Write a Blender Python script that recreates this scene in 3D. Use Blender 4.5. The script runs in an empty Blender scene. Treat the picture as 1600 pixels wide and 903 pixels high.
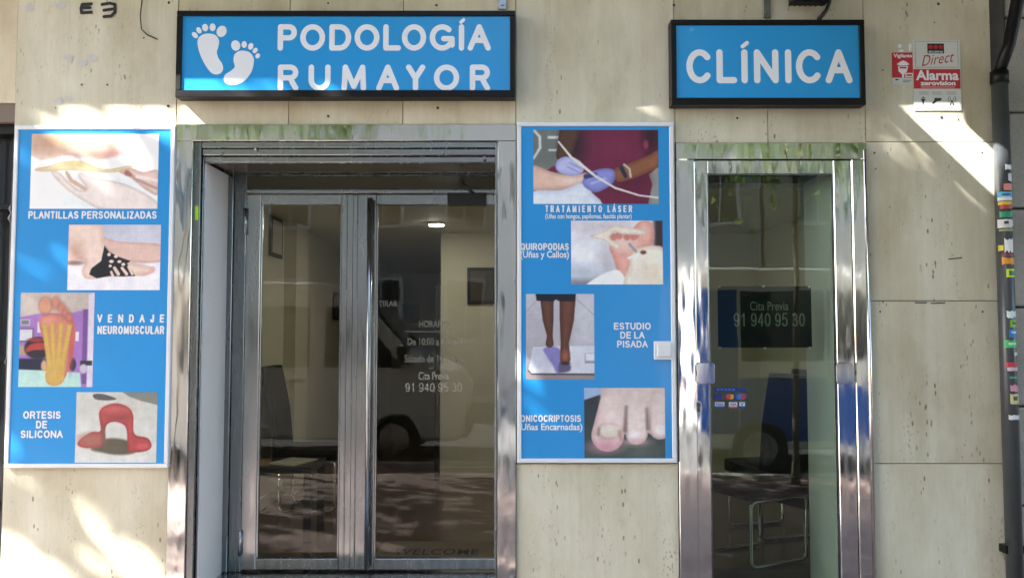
import bpy, bmesh, math, random
import numpy as np
from mathutils import Vector, Matrix
random.seed(7); rng = np.random.default_rng(7)
S = bpy.context.scene
COL = S.collection
rad = math.radians

# ------------------------------------------------------------------ camera
F = 1256.0; CAMY = -4.19; CAMZ = 1.6; TILT = rad(2.9)
cd = bpy.data.cameras.new('camera'); cam = bpy.data.objects.new('camera', cd); COL.objects.link(cam)
cd.sensor_width = 36; cd.lens = 36 * F / 1600; cd.clip_start = 0.05; cd.clip_end = 400
cam.location = (0, CAMY, CAMZ); cam.rotation_euler = (rad(90) + TILT, 0, 0)
S.camera = cam
# ------------------------------------------------------------------ light
SX, SZ = 1.75, 1.70
LD = Vector((SX, 1.0, -SZ)).normalized()          # the way the sunlight travels
w = bpy.data.worlds.new('World'); S.world = w; w.use_nodes = True
nt = w.node_tree; bg = nt.nodes['Background']
sky = nt.nodes.new('ShaderNodeTexSky'); sky.sky_type = 'NISHITA'; sky.sun_disc = False
sky.sun_elevation = math.asin(-LD.z); sky.sun_rotation = math.atan2(-LD.x, -LD.y)
sky.air_density = 1.0; sky.dust_density = 1.5
nt.links.new(sky.outputs[0], bg.inputs[0]); bg.inputs[1].default_value = 0.11
sd = bpy.data.lights.new('sun', 'SUN'); sun = bpy.data.objects.new('sun', sd); COL.objects.link(sun)
sd.energy = 5.0; sd.angle = rad(0.53); sd.color = (1.0, 0.975, 0.93)
sun.rotation_euler = LD.to_track_quat('-Z', 'Y').to_euler(); sun.location = (-8, -4, 14)
vs = S.view_settings; vs.view_transform = 'Standard'; vs.look = 'None'; vs.gamma = 1; vs.use_curve_mapping = False
vs.exposure = 2.95
S.cycles.max_bounces = 10; S.cycles.transparent_max_bounces = 16; S.cycles.glossy_bounces = 5
S.cycles.diffuse_bounces = 5; S.cycles.use_denoising = True; S.cycles.caustics_reflective = False
S.cycles.caustics_refractive = False; S.cycles.sample_clamp_indirect = 6

# ------------------------------------------------------------------ layout helper: photo pixel -> point on a plane of depth Y
ct, st = math.cos(TILT), math.sin(TILT)
def P(px, py, Y=0.0):
    v = (451.5 - py) / F; k = (Y - CAMY) / (ct - v * st)
    return Vector(((px - 800) / F * k, Y, CAMZ + (st + v * ct) * k))
def RX(px0, py0, px1, py1, Y=0.0):
    mx, my = (px0 + px1) / 2, (py0 + py1) / 2
    return P(px0, my, Y).x, P(px1, my, Y).x, P(mx, py1, Y).z, P(mx, py0, Y).z   # x0,x1,z0,z1
def lin(c):
    c = c / 255.0
    return c / 12.92 if c <= 0.04045 else ((c + 0.055) / 1.055) ** 2.4
def rgb(r, g, b): return (lin(r), lin(g), lin(b), 1)

# ------------------------------------------------------------------ mesh builder
class MB:
    def __init__(s): s.v = []; s.f = []; s.sm = []
    def add(s, vs, fs, smooth=False):
        o = len(s.v); s.v += [tuple(p) for p in vs]
        for f in fs: s.f.append(tuple(i + o for i in f)); s.sm.append(smooth)
        return s
    def box(s, x0, x1, y0, y1, z0, z1, b=0.0):
        if x0 > x1: x0, x1 = x1, x0
        if y0 > y1: y0, y1 = y1, y0
        if z0 > z1: z0, z1 = z1, z0
        if b <= 0:
            vs = [(x, y, z) for z in (z0, z1) for y in (y0, y1) for x in (x0, x1)]
            return s.add(vs, [(0,2,3,1),(4,5,7,6),(0,1,5,4),(2,6,7,3),(0,4,6,2),(1,3,7,5)])
        bm = bmesh.new(); bmesh.ops.create_cube(bm, size=1)
        for v in bm.verts:
            v.co = Vector(((x0+x1)/2 + v.co.x*(x1-x0), (y0+y1)/2 + v.co.y*(y1-y0), (z0+z1)/2 + v.co.z*(z1-z0)))
        bmesh.ops.bevel(bm, geom=bm.edges[:], offset=b, segments=1, affect='EDGES', profile=0.5)
        return s.bm(bm)
    def bm(s, bm, smooth=False):
        bm.verts.index_update()
        s.add([v.co[:] for v in bm.verts], [[v.index for v in f.verts] for f in bm.faces], smooth); bm.free(); return s
    def prism(s, poly, y0, y1, bevel=0.0):          # poly of (x,z), extruded in y
        n = len(poly)
        vs = [(x, y0, z) for x, z in poly] + [(x, y1, z) for x, z in poly]
        a = sum(poly[i][0]*poly[(i+1)%n][1]-poly[(i+1)%n][0]*poly[i][1] for i in range(n))
        fr = list(range(n)); bk = list(range(n, 2*n))
        sides = [(i, n+i, n+(i+1)%n, (i+1)%n) for i in range(n)]
        if a > 0: fs = [fr, bk[::-1]] + sides
        else: fs = [fr[::-1], bk] + [t[::-1] for t in sides]
        return s.add(vs, fs)
    def flat(s, poly, y):                           # one face in the plane y, looking at the street
        a = sum(poly[i][0]*poly[(i+1)%len(poly)][1]-poly[(i+1)%len(poly)][0]*poly[i][1] for i in range(len(poly)))
        q = poly if a > 0 else poly[::-1]
        return s.add([(x, y, z) for x, z in q], [range(len(q))])
    def tube(s, pts, r, n=10, caps=True):
        pts = [Vector(p) for p in pts]; m = len(pts)
        rs = r if isinstance(r, (list, tuple)) else [r]*m
        vs = []; up = None
        for i, p in enumerate(pts):
            d = (pts[min(i+1, m-1)] - pts[max(i-1, 0)]).normalized()
            if up is None: up = d.orthogonal().normalized()
            up = (up - d*up.dot(d)).normalized(); sd_ = d.cross(up)
            for k in range(n):
                a = 2*math.pi*k/n; vs.append(p + (up*math.cos(a) + sd_*math.sin(a))*rs[i])
        fs = []
        for i in range(m-1):
            for k in range(n):
                fs.append((i*n+k, i*n+(k+1)%n, (i+1)*n+(k+1)%n, (i+1)*n+k))
        o = len(s.v); s.add(vs, fs, True)
        if caps:
            s.f.append(tuple(o+k for k in range(n))[::-1]); s.sm.append(False)
            s.f.append(tuple(o+(m-1)*n+k for k in range(n))); s.sm.append(False)
        return s
    def cyl(s, p0, p1, r, n=16): return s.tube([p0, p1], r, n)
    def build(s, name, mat, parent=None, **kw):
        me = bpy.data.meshes.new(name); me.from_pydata(s.v, [], s.f); me.update()
        me.polygons.foreach_set('use_smooth', s.sm)
        me.materials.append(M[mat] if isinstance(mat, str) else mat)
        return link(name, me, parent, **kw)
def link(name, me, parent=None, label=None, cat=None, group=None, kind=None):
    o = bpy.data.objects.new(name, me); COL.objects.link(o)
    if parent is not None:
        o.parent = parent; o.matrix_parent_inverse = Matrix.Translation(-parent_loc(parent))
    return tag(o, label, cat, group, kind)
def parent_loc(p):
    l = Vector(p.location)
    q = p.parent
    if q is not None: l = Vector((0, 0, 0)) + p.matrix_parent_inverse.translation + l + parent_loc(q)
    return l
def tag(o, label=None, cat=None, group=None, kind=None):
    if label: o['label'] = label
    if cat: o['category'] = cat
    if group: o['group'] = group
    if kind: o['kind'] = kind
    return o
def thing(name, loc, label, cat, group=None):
    o = bpy.data.objects.new(name, None); COL.objects.link(o); o.location = loc; o.empty_display_size = 0.1
    return tag(o, label, cat, group)
def copy_tree(o, parent=None):
    c = o.copy(); COL.objects.link(c); c.parent = parent
    for ch in list(o.children): copy_tree(ch, c)
    return c
def box(name, x0, x1, y0, y1, z0, z1, mat, parent=None, b=0.0, **kw):
    return MB().box(x0, x1, y0, y1, z0, z1, b).build(name, mat, parent, **kw)

# ------------------------------------------------------------------ materials
M = {}
def newmat(name):
    m = bpy.data.materials.new(name); m.use_nodes = True; M[name] = m
    n = m.node_tree.nodes; return m, n, m.node_tree.links, n['Principled BSDF']
def noise_bump(n, l, b, scale, strength, dist=0.01, vec=None, detail=4):
    t = n.new('ShaderNodeTexNoise'); t.inputs['Scale'].default_value = scale; t.inputs['Detail'].default_value = detail
    if vec is not None: l.new(vec, t.inputs['Vector'])
    bp = n.new('ShaderNodeBump'); bp.inputs['Strength'].default_value = strength; bp.inputs['Distance'].default_value = dist
    l.new(t.outputs[0], bp.inputs['Height']); l.new(bp.outputs[0], b.inputs['Normal']); return t, bp
def simple(name, col, rough=0.5, metal=0.0, var=0.12, vscale=14, bump=0.0, bscale=60, spec=0.5, coat=0.0, bdist=0.01):
    m, n, l, b = newmat(name)
    b.inputs['Roughness'].default_value = rough; b.inputs['Metallic'].default_value = metal
    b.inputs['Specular IOR Level'].default_value = spec; b.inputs['Coat Weight'].default_value = coat
    tc = n.new('ShaderNodeTexCoord')
    t = n.new('ShaderNodeTexNoise'); t.inputs['Scale'].default_value = vscale; t.inputs['Detail'].default_value = 6
    l.new(tc.outputs['Object'], t.inputs['Vector'])
    mx = n.new('ShaderNodeMix'); mx.data_type = 'RGBA'
    mx.inputs[6].default_value = tuple(c*(1-var) for c in col[:3]) + (1,)
    mx.inputs[7].default_value = tuple(min(1, c*(1+var)) for c in col[:3]) + (1,)
    l.new(t.outputs[0], mx.inputs[0]); l.new(mx.outputs[2], b.inputs['Base Color'])
    if bump > 0: noise_bump(n, l, b, bscale, bump, bdist, tc.outputs['Object'])
    return m
def ramp(n, l, src, stops):
    r = n.new('ShaderNodeValToRGB'); e = r.color_ramp.elements
    while len(e) < len(stops): e.new(0.5)
    for k, (p, c) in enumerate(stops): e[k].position = p; e[k].color = c if len(c) == 4 else (*c, 1)
    l.new(src, r.inputs[0]); return r
def mixc(n, l, fac, a, b, blend='MIX'):
    mx = n.new('ShaderNodeMix'); mx.data_type = 'RGBA'; mx.blend_type = blend
    for sock, v in ((mx.inputs[0], fac), (mx.inputs[6], a), (mx.inputs[7], b)):
        if hasattr(v, 'links') or hasattr(v, 'is_linked'): l.new(v, sock)
        else: sock.default_value = v
    return mx.outputs[2]
def mapping(n, l, vec, scale, loc=None):
    mp = n.new('ShaderNodeMapping'); mp.inputs['Scale'].default_value = scale
    if loc is not None: l.new(loc, mp.inputs['Location'])
    l.new(vec, mp.inputs['Vector']); return mp.outputs[0]

def travertine(name, light, dark, pit=1.0):
    m, n, l, b = newmat(name)
    tc = n.new('ShaderNodeTexCoord'); oi = n.new('ShaderNodeObjectInfo')
    mul = n.new('ShaderNodeMath'); mul.operation = 'MULTIPLY'; mul.inputs[1].default_value = 37.0; l.new(oi.outputs['Random'], mul.inputs[0])
    cx = n.new('ShaderNodeCombineXYZ'); l.new(mul.outputs[0], cx.inputs[0]); l.new(mul.outputs[0], cx.inputs[2])
    v = tc.outputs['Object']
    def noise(scale, detail=5, rough=0.6, s=1.0):
        t = n.new('ShaderNodeTexNoise'); t.inputs['Scale'].default_value = s; t.inputs['Detail'].default_value = detail
        t.inputs['Roughness'].default_value = rough; l.new(mapping(n, l, v, scale, cx.outputs[0]), t.inputs['Vector']); return t.outputs[0]
    bands = noise((4, 4, 1.1)); fine = noise((70, 70, 14), 6, 0.7); blot = noise((2.6, 2.6, 1.6), 4)
    r1 = ramp(n, l, bands, [(0.30, dark), (0.68, light)])
    r2 = ramp(n, l, fine, [(0.25, (0.95, 0.945, 0.93)), (0.75, (1.03, 1.03, 1.03))])
    c = mixc(n, l, 1.0, r1.outputs[0], r2.outputs[0], 'MULTIPLY')
    r3 = ramp(n, l, blot, [(0.30, (0.80, 0.77, 0.71)), (0.48, (0.99, 0.99, 0.98)), (0.70, (1.08, 1.09, 1.12))])
    c = mixc(n, l, 1.0, c, r3.outputs[0], 'MULTIPLY')
    # ochre stains
    st_ = ramp(n, l, noise((12, 12, 6), 6, 0.75), [(0.60, (0, 0, 0)), (0.74, (1, 1, 1))])
    k = n.new('ShaderNodeMath'); k.operation = 'MULTIPLY'; k.inputs[1].default_value = 0.45; l.new(st_.outputs[0], k.inputs[0])
    c = mixc(n, l, k.outputs[0], c, (0.33, 0.25, 0.13, 1))
    # elongated pits gathered in veins
    vo = n.new('ShaderNodeTexVoronoi'); vo.inputs['Scale'].default_value = 1.0; vo.inputs['Randomness'].default_value = 1.0
    l.new(mapping(n, l, v, (52, 52, 19), cx.outputs[0]), vo.inputs['Vector'])
    pm = ramp(n, l, vo.outputs['Distance'], [(0.20, (1, 1, 1)), (0.30, (0, 0, 0))])
    zone = ramp(n, l, noise((5.5, 5.5, 1.0), 4, 0.65), [(0.54, (0, 0, 0)), (0.60, (1, 1, 1))])
    wn = n.new('ShaderNodeTexWhiteNoise'); l.new(vo.outputs['Position'], wn.inputs['Vector'])
    th = n.new('ShaderNodeMath'); th.operation = 'GREATER_THAN'; th.inputs[1].default_value = 0.62; l.new(wn.outputs['Value'], th.inputs[0])
    p1 = n.new('ShaderNodeMath'); p1.operation = 'MULTIPLY'; l.new(pm.outputs[0], p1.inputs[0]); l.new(zone.outputs[0], p1.inputs[1])
    p2 = n.new('ShaderNodeMath'); p2.operation = 'MULTIPLY'; l.new(p1.outputs[0], p2.inputs[0]); l.new(th.outputs[0], p2.inputs[1])
    p3 = n.new('ShaderNodeMath'); p3.operation = 'MULTIPLY'; p3.inputs[1].default_value = 0.9*pit; l.new(p2.outputs[0], p3.inputs[0])
    pc = mixc(n, l, wn.outputs['Value'], (0.10, 0.08, 0.055, 1), (0.22, 0.16, 0.08, 1))
    c = mixc(n, l, p3.outputs[0], c, pc)
    vo2 = n.new('ShaderNodeTexVoronoi'); vo2.inputs['Scale'].default_value = 1.0
    wob = n.new('ShaderNodeTexNoise'); wob.inputs['Scale'].default_value = 25; l.new(v, wob.inputs['Vector'])
    vadd = n.new('ShaderNodeVectorMath'); vadd.operation = 'MULTIPLY_ADD'; vadd.inputs[1].default_value = (1.6, 1.6, 1.6)
    l.new(wob.outputs['Color'], vadd.inputs[0]); l.new(mapping(n, l, v, (95, 95, 42), cx.outputs[0]), vadd.inputs[2]); l.new(vadd.outputs[0], vo2.inputs['Vector'])
    wn2 = n.new('ShaderNodeTexWhiteNoise'); l.new(vo2.outputs['Position'], wn2.inputs['Vector'])
    rsz = n.new('ShaderNodeMath'); rsz.operation = 'MULTIPLY'; rsz.inputs[1].default_value = 0.42; l.new(wn2.outputs['Value'], rsz.inputs[0])
    lt = n.new('ShaderNodeMath'); lt.operation = 'LESS_THAN'; l.new(vo2.outputs['Distance'], lt.inputs[0]); l.new(rsz.outputs[0], lt.inputs[1])
    zone2 = ramp(n, l, noise((7, 7, 0.9), 5, 0.7), [(0.53, (0, 0, 0)), (0.64, (1, 1, 1))])
    q1 = n.new('ShaderNodeMath'); q1.operation = 'MULTIPLY'; l.new(lt.outputs[0], q1.inputs[0]); l.new(zone2.outputs[0], q1.inputs[1])
    q2 = n.new('ShaderNodeMath'); q2.operation = 'MULTIPLY'; q2.inputs[1].default_value = 0.6*pit; l.new(q1.outputs[0], q2.inputs[0])
    c = mixc(n, l, q2.outputs[0], c, (0.20, 0.15, 0.09, 1))
    gr = ramp(n, l, noise((16, 16, 0.35), 5, 0.6), [(0.5, (1, 1, 1)), (0.75, (0.90, 0.90, 0.885))])
    c = mixc(n, l, 1.0, c, gr.outputs[0], 'MULTIPLY')
    tone = n.new('ShaderNodeMapRange'); tone.inputs[3].default_value = 0.93; tone.inputs[4].default_value = 1.06
    l.new(oi.outputs['Random'], tone.inputs[0])
    hs = n.new('ShaderNodeHueSaturation'); l.new(tone.outputs[0], hs.inputs['Value']); l.new(c, hs.inputs['Color'])
    l.new(hs.outputs[0], b.inputs['Base Color'])
    b.inputs['Roughness'].default_value = 0.5; b.inputs['Specular IOR Level'].default_value = 0.35
    hm = n.new('ShaderNodeMath'); hm.operation = 'SUBTRACT'; l.new(fine, hm.inputs[0]); l.new(p2.outputs[0], hm.inputs[1])
    bp = n.new('ShaderNodeBump'); bp.inputs['Strength'].default_value = 0.35; bp.inputs['Distance'].default_value = 0.004
    l.new(hm.outputs[0], bp.inputs['Height']); l.new(bp.outputs[0], b.inputs['Normal'])
    return m
travertine('travertine', rgb(215, 212, 193), rgb(196, 189, 165))
travertine('travertine_plain', rgb(217, 209, 186), rgb(194, 180, 150), 0.4)

def steel(name, rough, col, wav, wscale=(6, 6, 1.2), brushed=0.0, var=0.2):
    m, n, l, b = newmat(name)
    b.inputs['Metallic'].default_value = 1.0
    tc = n.new('ShaderNodeTexCoord')
    t = n.new('ShaderNodeTexNoise'); t.inputs['Scale'].default_value = 1; t.inputs['Detail'].default_value = 2
    l.new(mapping(n, l, tc.outputs['Object'], wscale), t.inputs['Vector'])
    sm = n.new('ShaderNodeTexNoise'); sm.inputs['Scale'].default_value = 1; sm.inputs['Detail'].default_value = 6
    l.new(mapping(n, l, tc.outputs['Object'], (30, 30, 4)), sm.inputs['Vector'])
    rr = n.new('ShaderNodeMapRange'); rr.inputs[1].default_value = 0.3; rr.inputs[2].default_value = 0.7
    rr.inputs[3].default_value = rough*(1-var*1.5); rr.inputs[4].default_value = rough*(1+var*2.5)
    l.new(sm.outputs[0], rr.inputs[0]); l.new(rr.outputs[0], b.inputs['Roughness'])
    cc = mixc(n, l, sm.outputs[0], tuple(c*0.88 for c in col[:3])+(1,), col)
    l.new(cc, b.inputs['Base Color'])
    bp = n.new('ShaderNodeBump'); bp.inputs['Strength'].default_value = 1.0; bp.inputs['Distance'].default_value = wav
    l.new(t.outputs[0], bp.inputs['Height']); last = bp
    if brushed > 0:
        t2 = n.new('ShaderNodeTexNoise'); t2.inputs['Scale'].default_value = 1; t2.inputs['Detail'].default_value = 3
        l.new(mapping(n, l, tc.outputs['Object'], (700, 700, 6)), t2.inputs['Vector'])
        b2 = n.new('ShaderNodeBump'); b2.inputs['Strength'].default_value = brushed; b2.inputs['Distance'].default_value = 0.001
        l.new(t2.outputs[0], b2.inputs['Height']); l.new(bp.outputs[0], b2.inputs['Normal']); last = b2
    l.new(last.outputs[0], b.inputs['Normal'])
    return m
steel('steel_polished', 0.07, (0.80, 0.79, 0.76, 1), 0.007, (6, 6, 1.6), 0.0, 0.4)
steel('steel_brushed', 0.20, (0.42, 0.44, 0.45, 1), 0.0012, (4, 4, 0.8))
steel('steel_dark', 0.24, (0.22, 0.24, 0.25, 1), 0.0012, (4, 4, 0.8))
steel('steel_plate', 0.10, (0.7, 0.7, 0.69, 1), 0.0)
steel('chrome', 0.05, (0.8, 0.8, 0.8, 1), 0.0)
simple('white_paint', rgb(236, 238, 240), 0.45, var=0.05, vscale=5)
simple('white_frame', rgb(226, 229, 233), 0.35, var=0.04, vscale=6)
simple('white_vinyl', rgb(228, 233, 238), 0.35, var=0.02, vscale=6)
simple('sign_blue', rgb(42, 150, 217), 0.25, var=0.06, vscale=2.2, coat=0.3)
simple('poster_blue', rgb(34, 146, 217), 0.3, var=0.07, vscale=2.0, coat=0.15)
simple('black_metal', (0.005, 0.005, 0.006, 1), 0.4, var=0.25, vscale=9, bump=0.05, bscale=200, spec=0.25)
simple('black_plastic', (0.005, 0.005, 0.006, 1), 0.45, var=0.2)
simple('black_leather', (0.006, 0.006, 0.007, 1), 0.5, var=0.3, vscale=20, bump=0.15, bscale=180)
simple('dark_joint', (0.06, 0.05, 0.04, 1), 0.9)
simple('iron_grey', (0.055, 0.061, 0.065, 1), 0.3, var=0.25, vscale=11, bump=0.1, bscale=90)
simple('grey_strip', (0.10, 0.095, 0.085, 1), 0.8, var=0.5, vscale=7, bump=0.3, bscale=50)
simple('brown_beam', rgb(112, 100, 88), 0.5, var=0.12, vscale=4)
simple('dark_shop', (0.02, 0.021, 0.024, 1), 0.3, var=0.3)
simple('cream_wall', rgb(216, 211, 192), 0.6, var=0.04, vscale=3)
simple('ceiling_white', rgb(218, 214, 200), 0.7, var=0.04, vscale=3)
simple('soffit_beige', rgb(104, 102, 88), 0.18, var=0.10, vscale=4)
simple('glass_smoke', rgb(84, 84, 70), 0.06, var=0.1, vscale=3)
simple('wood_floor', (0.10, 0.062, 0.042, 1), 0.25, var=0.35, vscale=7)
simple('mat_fibre', (0.16, 0.115, 0.07, 1), 0.95, var=0.3, vscale=160, bump=0.6, bscale=400)
simple('mat_print', (0.02, 0.017, 0.015, 1), 0.95)
simple('paper', rgb(200, 195, 180), 0.7, var=0.05)
simple('ink', (0.03, 0.03, 0.035, 1), 0.6)
simple('green_sticker', rgb(150, 215, 30), 0.5, var=0.04)
simple('red_print', rgb(186, 40, 50), 0.4, var=0.06)
simple('silver_print', rgb(205, 210, 205), 0.35, var=0.05)
simple('glass_text', rgb(150, 150, 138), 0.6, var=0.03)
simple('glass_text_faint', rgb(120, 118, 105), 0.6, var=0.03)
simple('cable', (0.02, 0.03, 0.02, 1), 0.5)
simple('rust_wire', (0.045, 0.035, 0.03, 1), 0.7)
simple('graffiti', (0.008, 0.008, 0.009, 1), 0.6)
simple('bark', (0.16, 0.135, 0.10, 1), 0.9, var=0.5, vscale=9, bump=0.6, bscale=30)
simple('asphalt', (0.05, 0.05, 0.052, 1), 0.9, var=0.3, vscale=60, bump=0.5, bscale=200)
simple('kerb_stone', (0.34, 0.34, 0.33, 1), 0.8, var=0.2, vscale=20, bump=0.2)
simple('van_white', (0.80, 0.80, 0.80, 1), 0.25, var=0.02, coat=0.6)
simple('van_blue', (0.01, 0.09, 0.42, 1), 0.25, var=0.05, coat=0.6)
simple('car_glass', (0.012, 0.014, 0.016, 1), 0.05, var=0.1)
simple('rubber', (0.02, 0.02, 0.02, 1), 0.8)
simple('lamp_red', (0.4, 0.01, 0.01, 1), 0.2)
simple('lamp_clear', (0.7, 0.72, 0.75, 1), 0.1)
simple('facade_ochre', (0.40, 0.36, 0.28, 1), 0.85, var=0.12, vscale=2.5)
simple('facade_grey', (0.34, 0.32, 0.29, 1), 0.85, var=0.12, vscale=2.5)
simple('facade_upper', (0.42, 0.37, 0.30, 1), 0.85, var=0.1, vscale=2.0)
simple('window_dark', (0.03, 0.035, 0.04, 1), 0.08)
simple('shutter_white', (0.6, 0.59, 0.56, 1), 0.6)

def granite():
    m, n, l, b = newmat('granite')
    tc = n.new('ShaderNodeTexCoord'); v = tc.outputs['Object']
    t = n.new('ShaderNodeTexNoise'); t.inputs['Scale'].default_value = 3; t.inputs['Detail'].default_value = 5; l.new(v, t.inputs['Vector'])
    vo = n.new('ShaderNodeTexVoronoi'); vo.inputs['Scale'].default_value = 95; l.new(v, vo.inputs['Vector'])
    r1 = ramp(n, l, t.outputs[0], [(0.3, rgb(150, 148, 140)), (0.7, rgb(182, 180, 172))])
    r2 = ramp(n, l, vo.outputs['Distance'], [(0.12, (0.35, 0.35, 0.34)), (0.24, (1, 1, 1))])
    l.new(mixc(n, l, 1.0, r1.outputs[0], r2.outputs[0], 'MULTIPLY'), b.inputs['Base Color'])
    b.inputs['Roughness'].default_value = 0.85
    noise_bump(n, l, b, 90, 0.5, 0.004, v)
granite()
def pavers():
    m, n, l, b = newmat('pavers')
    tc = n.new('ShaderNodeTexCoord'); v = tc.outputs['Object']
    br = n.new('ShaderNodeTexBrick'); br.inputs['Scale'].default_value = 1.0
    br.inputs['Brick Width'].default_value = 0.40; br.inputs['Row Height'].default_value = 0.40; br.offset = 0.5
    br.inputs['Mortar Size'].default_value = 0.006; br.inputs['Color1'].default_value = (0.155, 0.108, 0.096, 1)
    br.inputs['Color2'].default_value = (0.195, 0.140, 0.126, 1); br.inputs['Mortar'].default_value = (0.33, 0.30, 0.27, 1)
    l.new(v, br.inputs['Vector'])
    t = n.new('ShaderNodeTexNoise'); t.inputs['Scale'].default_value = 3; t.inputs['Detail'].default_value = 8; l.new(v, t.inputs['Vector'])
    r = ramp(n, l, t.outputs[0], [(0.3, (0.7, 0.7, 0.7)), (0.7, (1.15, 1.15, 1.15))])
    l.new(mixc(n, l, 1.0, br.outputs[0], r.outputs[0], 'MULTIPLY'), b.inputs['Base Color'])
    b.inputs['Roughness'].default_value = 0.7
pavers()
def glass(name, tint, refl, rough=0.0):
    m = bpy.data.materials.new(name); m.use_nodes = True; M[name] = m
    n = m.node_tree.nodes; l = m.node_tree.links; n.remove(n['Principled BSDF'])
    tr = n.new('ShaderNodeBsdfTransparent'); gl = n.new('ShaderNodeBsdfGlossy'); mx = n.new('ShaderNodeMixShader')
    gl.inputs['Roughness'].default_value = rough; gl.inputs['Color'].default_value = (1, 1, 1, 1)
    tc = n.new('ShaderNodeTexCoord'); t = n.new('ShaderNodeTexNoise'); t.inputs['Scale'].default_value = 2.5; l.new(tc.outputs['Object'], t.inputs['Vector'])
    bp = n.new('ShaderNodeBump'); bp.inputs['Strength'].default_value = 1; bp.inputs['Distance'].default_value = 0.0007
    l.new(t.outputs[0], bp.inputs['Height']); l.new(bp.outputs[0], gl.inputs['Normal'])
    tr.inputs['Color'].default_value = tint
    lw = n.new('ShaderNodeLayerWeight'); lw.inputs['Blend'].default_value = 0.5
    pw = n.new('ShaderNodeMath'); pw.operation = 'POWER'; pw.inputs[1].default_value = 5; l.new(lw.outputs['Facing'], pw.inputs[0])
    mr = n.new('ShaderNodeMapRange'); mr.inputs[3].default_value = refl; mr.inputs[4].default_value = 0.9; l.new(pw.outputs[0], mr.inputs[0])
    l.new(mr.outputs[0], mx.inputs[0]); l.new(tr.outputs[0], mx.inputs[1]); l.new(gl.outputs[0], mx.inputs[2])
    l.new(mx.outputs[0], n['Material Output'].inputs[0])
glass('glass_clear', (0.86, 0.87, 0.82, 1), 0.028)
glass('glass_green', (0.70, 0.77, 0.71, 1), 0.046)
def leafmat():
    m = bpy.data.materials.new('leaf'); m.use_nodes = True; M['leaf'] = m
    n = m.node_tree.nodes; l = m.node_tree.links; n.remove(n['Principled BSDF'])
    ge = n.new('ShaderNodeNewGeometry')
    r = ramp(n, l, ge.outputs['Random Per Island'], [(0.0, (0.055, 0.11, 0.02)), (0.5, (0.09, 0.16, 0.03)), (1.0, (0.15, 0.20, 0.045))])
    df = n.new('ShaderNodeBsdfDiffuse'); tl = n.new('ShaderNodeBsdfTranslucent'); gl = n.new('ShaderNodeBsdfGlossy'); gl.inputs['Roughness'].default_value = 0.4
    l.new(r.outputs[0], df.inputs[0])
    br = n.new('ShaderNodeHueSaturation'); br.inputs['Value'].default_value = 1.5; l.new(r.outputs[0], br.inputs['Color']); l.new(br.outputs[0], tl.inputs[0])
    a = n.new('ShaderNodeMixShader'); a.inputs[0].default_value = 0.4; l.new(df.outputs[0], a.inputs[1]); l.new(tl.outputs[0], a.inputs[2])
    c = n.new('ShaderNodeMixShader'); c.inputs[0].default_value = 0.06; l.new(a.outputs[0], c.inputs[1]); l.new(gl.outputs[0], c.inputs[2])
    l.new(c.outputs[0], n['Material Output'].inputs[0])
leafmat()
def emit(name, col, s):
    m, n, l, b = newmat(name); b.inputs['Emission Color'].default_value = col; b.inputs['Emission Strength'].default_value = s
    b.inputs['Base Color'].default_value = (0.8, 0.8, 0.8, 1)
emit('downlight_glow', (1.0, 0.94, 0.84, 1), 20)
def printmat():
    m, n, l, b = newmat('photo_print')
    a = n.new('ShaderNodeAttribute'); a.attribute_name = 'Col'; l.new(a.outputs['Color'], b.inputs['Base Color'])
    b.inputs['Roughness'].default_value = 0.3; b.inputs['Coat Weight'].default_value = 0.15
printmat()
def cmat(r, g, b_, rough=0.45):
    k = 'ink_%d_%d_%d' % (r, g, b_)
    if k not in M: simple(k, rgb(r, g, b_), rough, var=0.05, vscale=30)
    return k

# ------------------------------------------------------------------ lettering
def text_mesh(s, bold=0.0, space=1.0):
    c = bpy.data.curves.new('lettering', 'FONT'); c.body = s; c.size = 1; c.offset = bold; c.space_character = space; c.resolution_u = 4
    o = bpy.data.objects.new('lettering', c); COL.objects.link(o)
    dg = bpy.context.evaluated_depsgraph_get(); me = bpy.data.meshes.new_from_object(o.evaluated_get(dg))
    bpy.data.objects.remove(o); bpy.data.curves.remove(c)
    co = np.empty(len(me.vertices)*3); me.vertices.foreach_get('co', co); co = co.reshape(-1, 3)
    return me, co
def lettering(s, px0, py0, px1, py1, Y, mat, parent, bold=0.018, space=1.0, name='lettering'):
    me, co = text_mesh(s, bold, space)
    x0, x1, z0, z1 = RX(px0, py0, px1, py1, Y)
    return fit_text(me, co, x0, x1, z0, z1, Y, mat, parent, name)
def fit_text(me, co, x0, x1, z0, z1, Y, mat, parent, name='lettering'):
    mn, mxx = co.min(0), co.max(0)
    out = np.empty_like(co)
    out[:, 0] = x0 + (co[:, 0]-mn[0])/(mxx[0]-mn[0])*(x1-x0)
    out[:, 2] = z0 + (co[:, 1]-mn[1])/(mxx[1]-mn[1])*(z1-z0); out[:, 1] = Y
    me.vertices.foreach_set('co', out.ravel()); me.update(); me.materials.clear(); me.materials.append(M[mat])
    me.name = name
    return link(name, me, parent)
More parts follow.
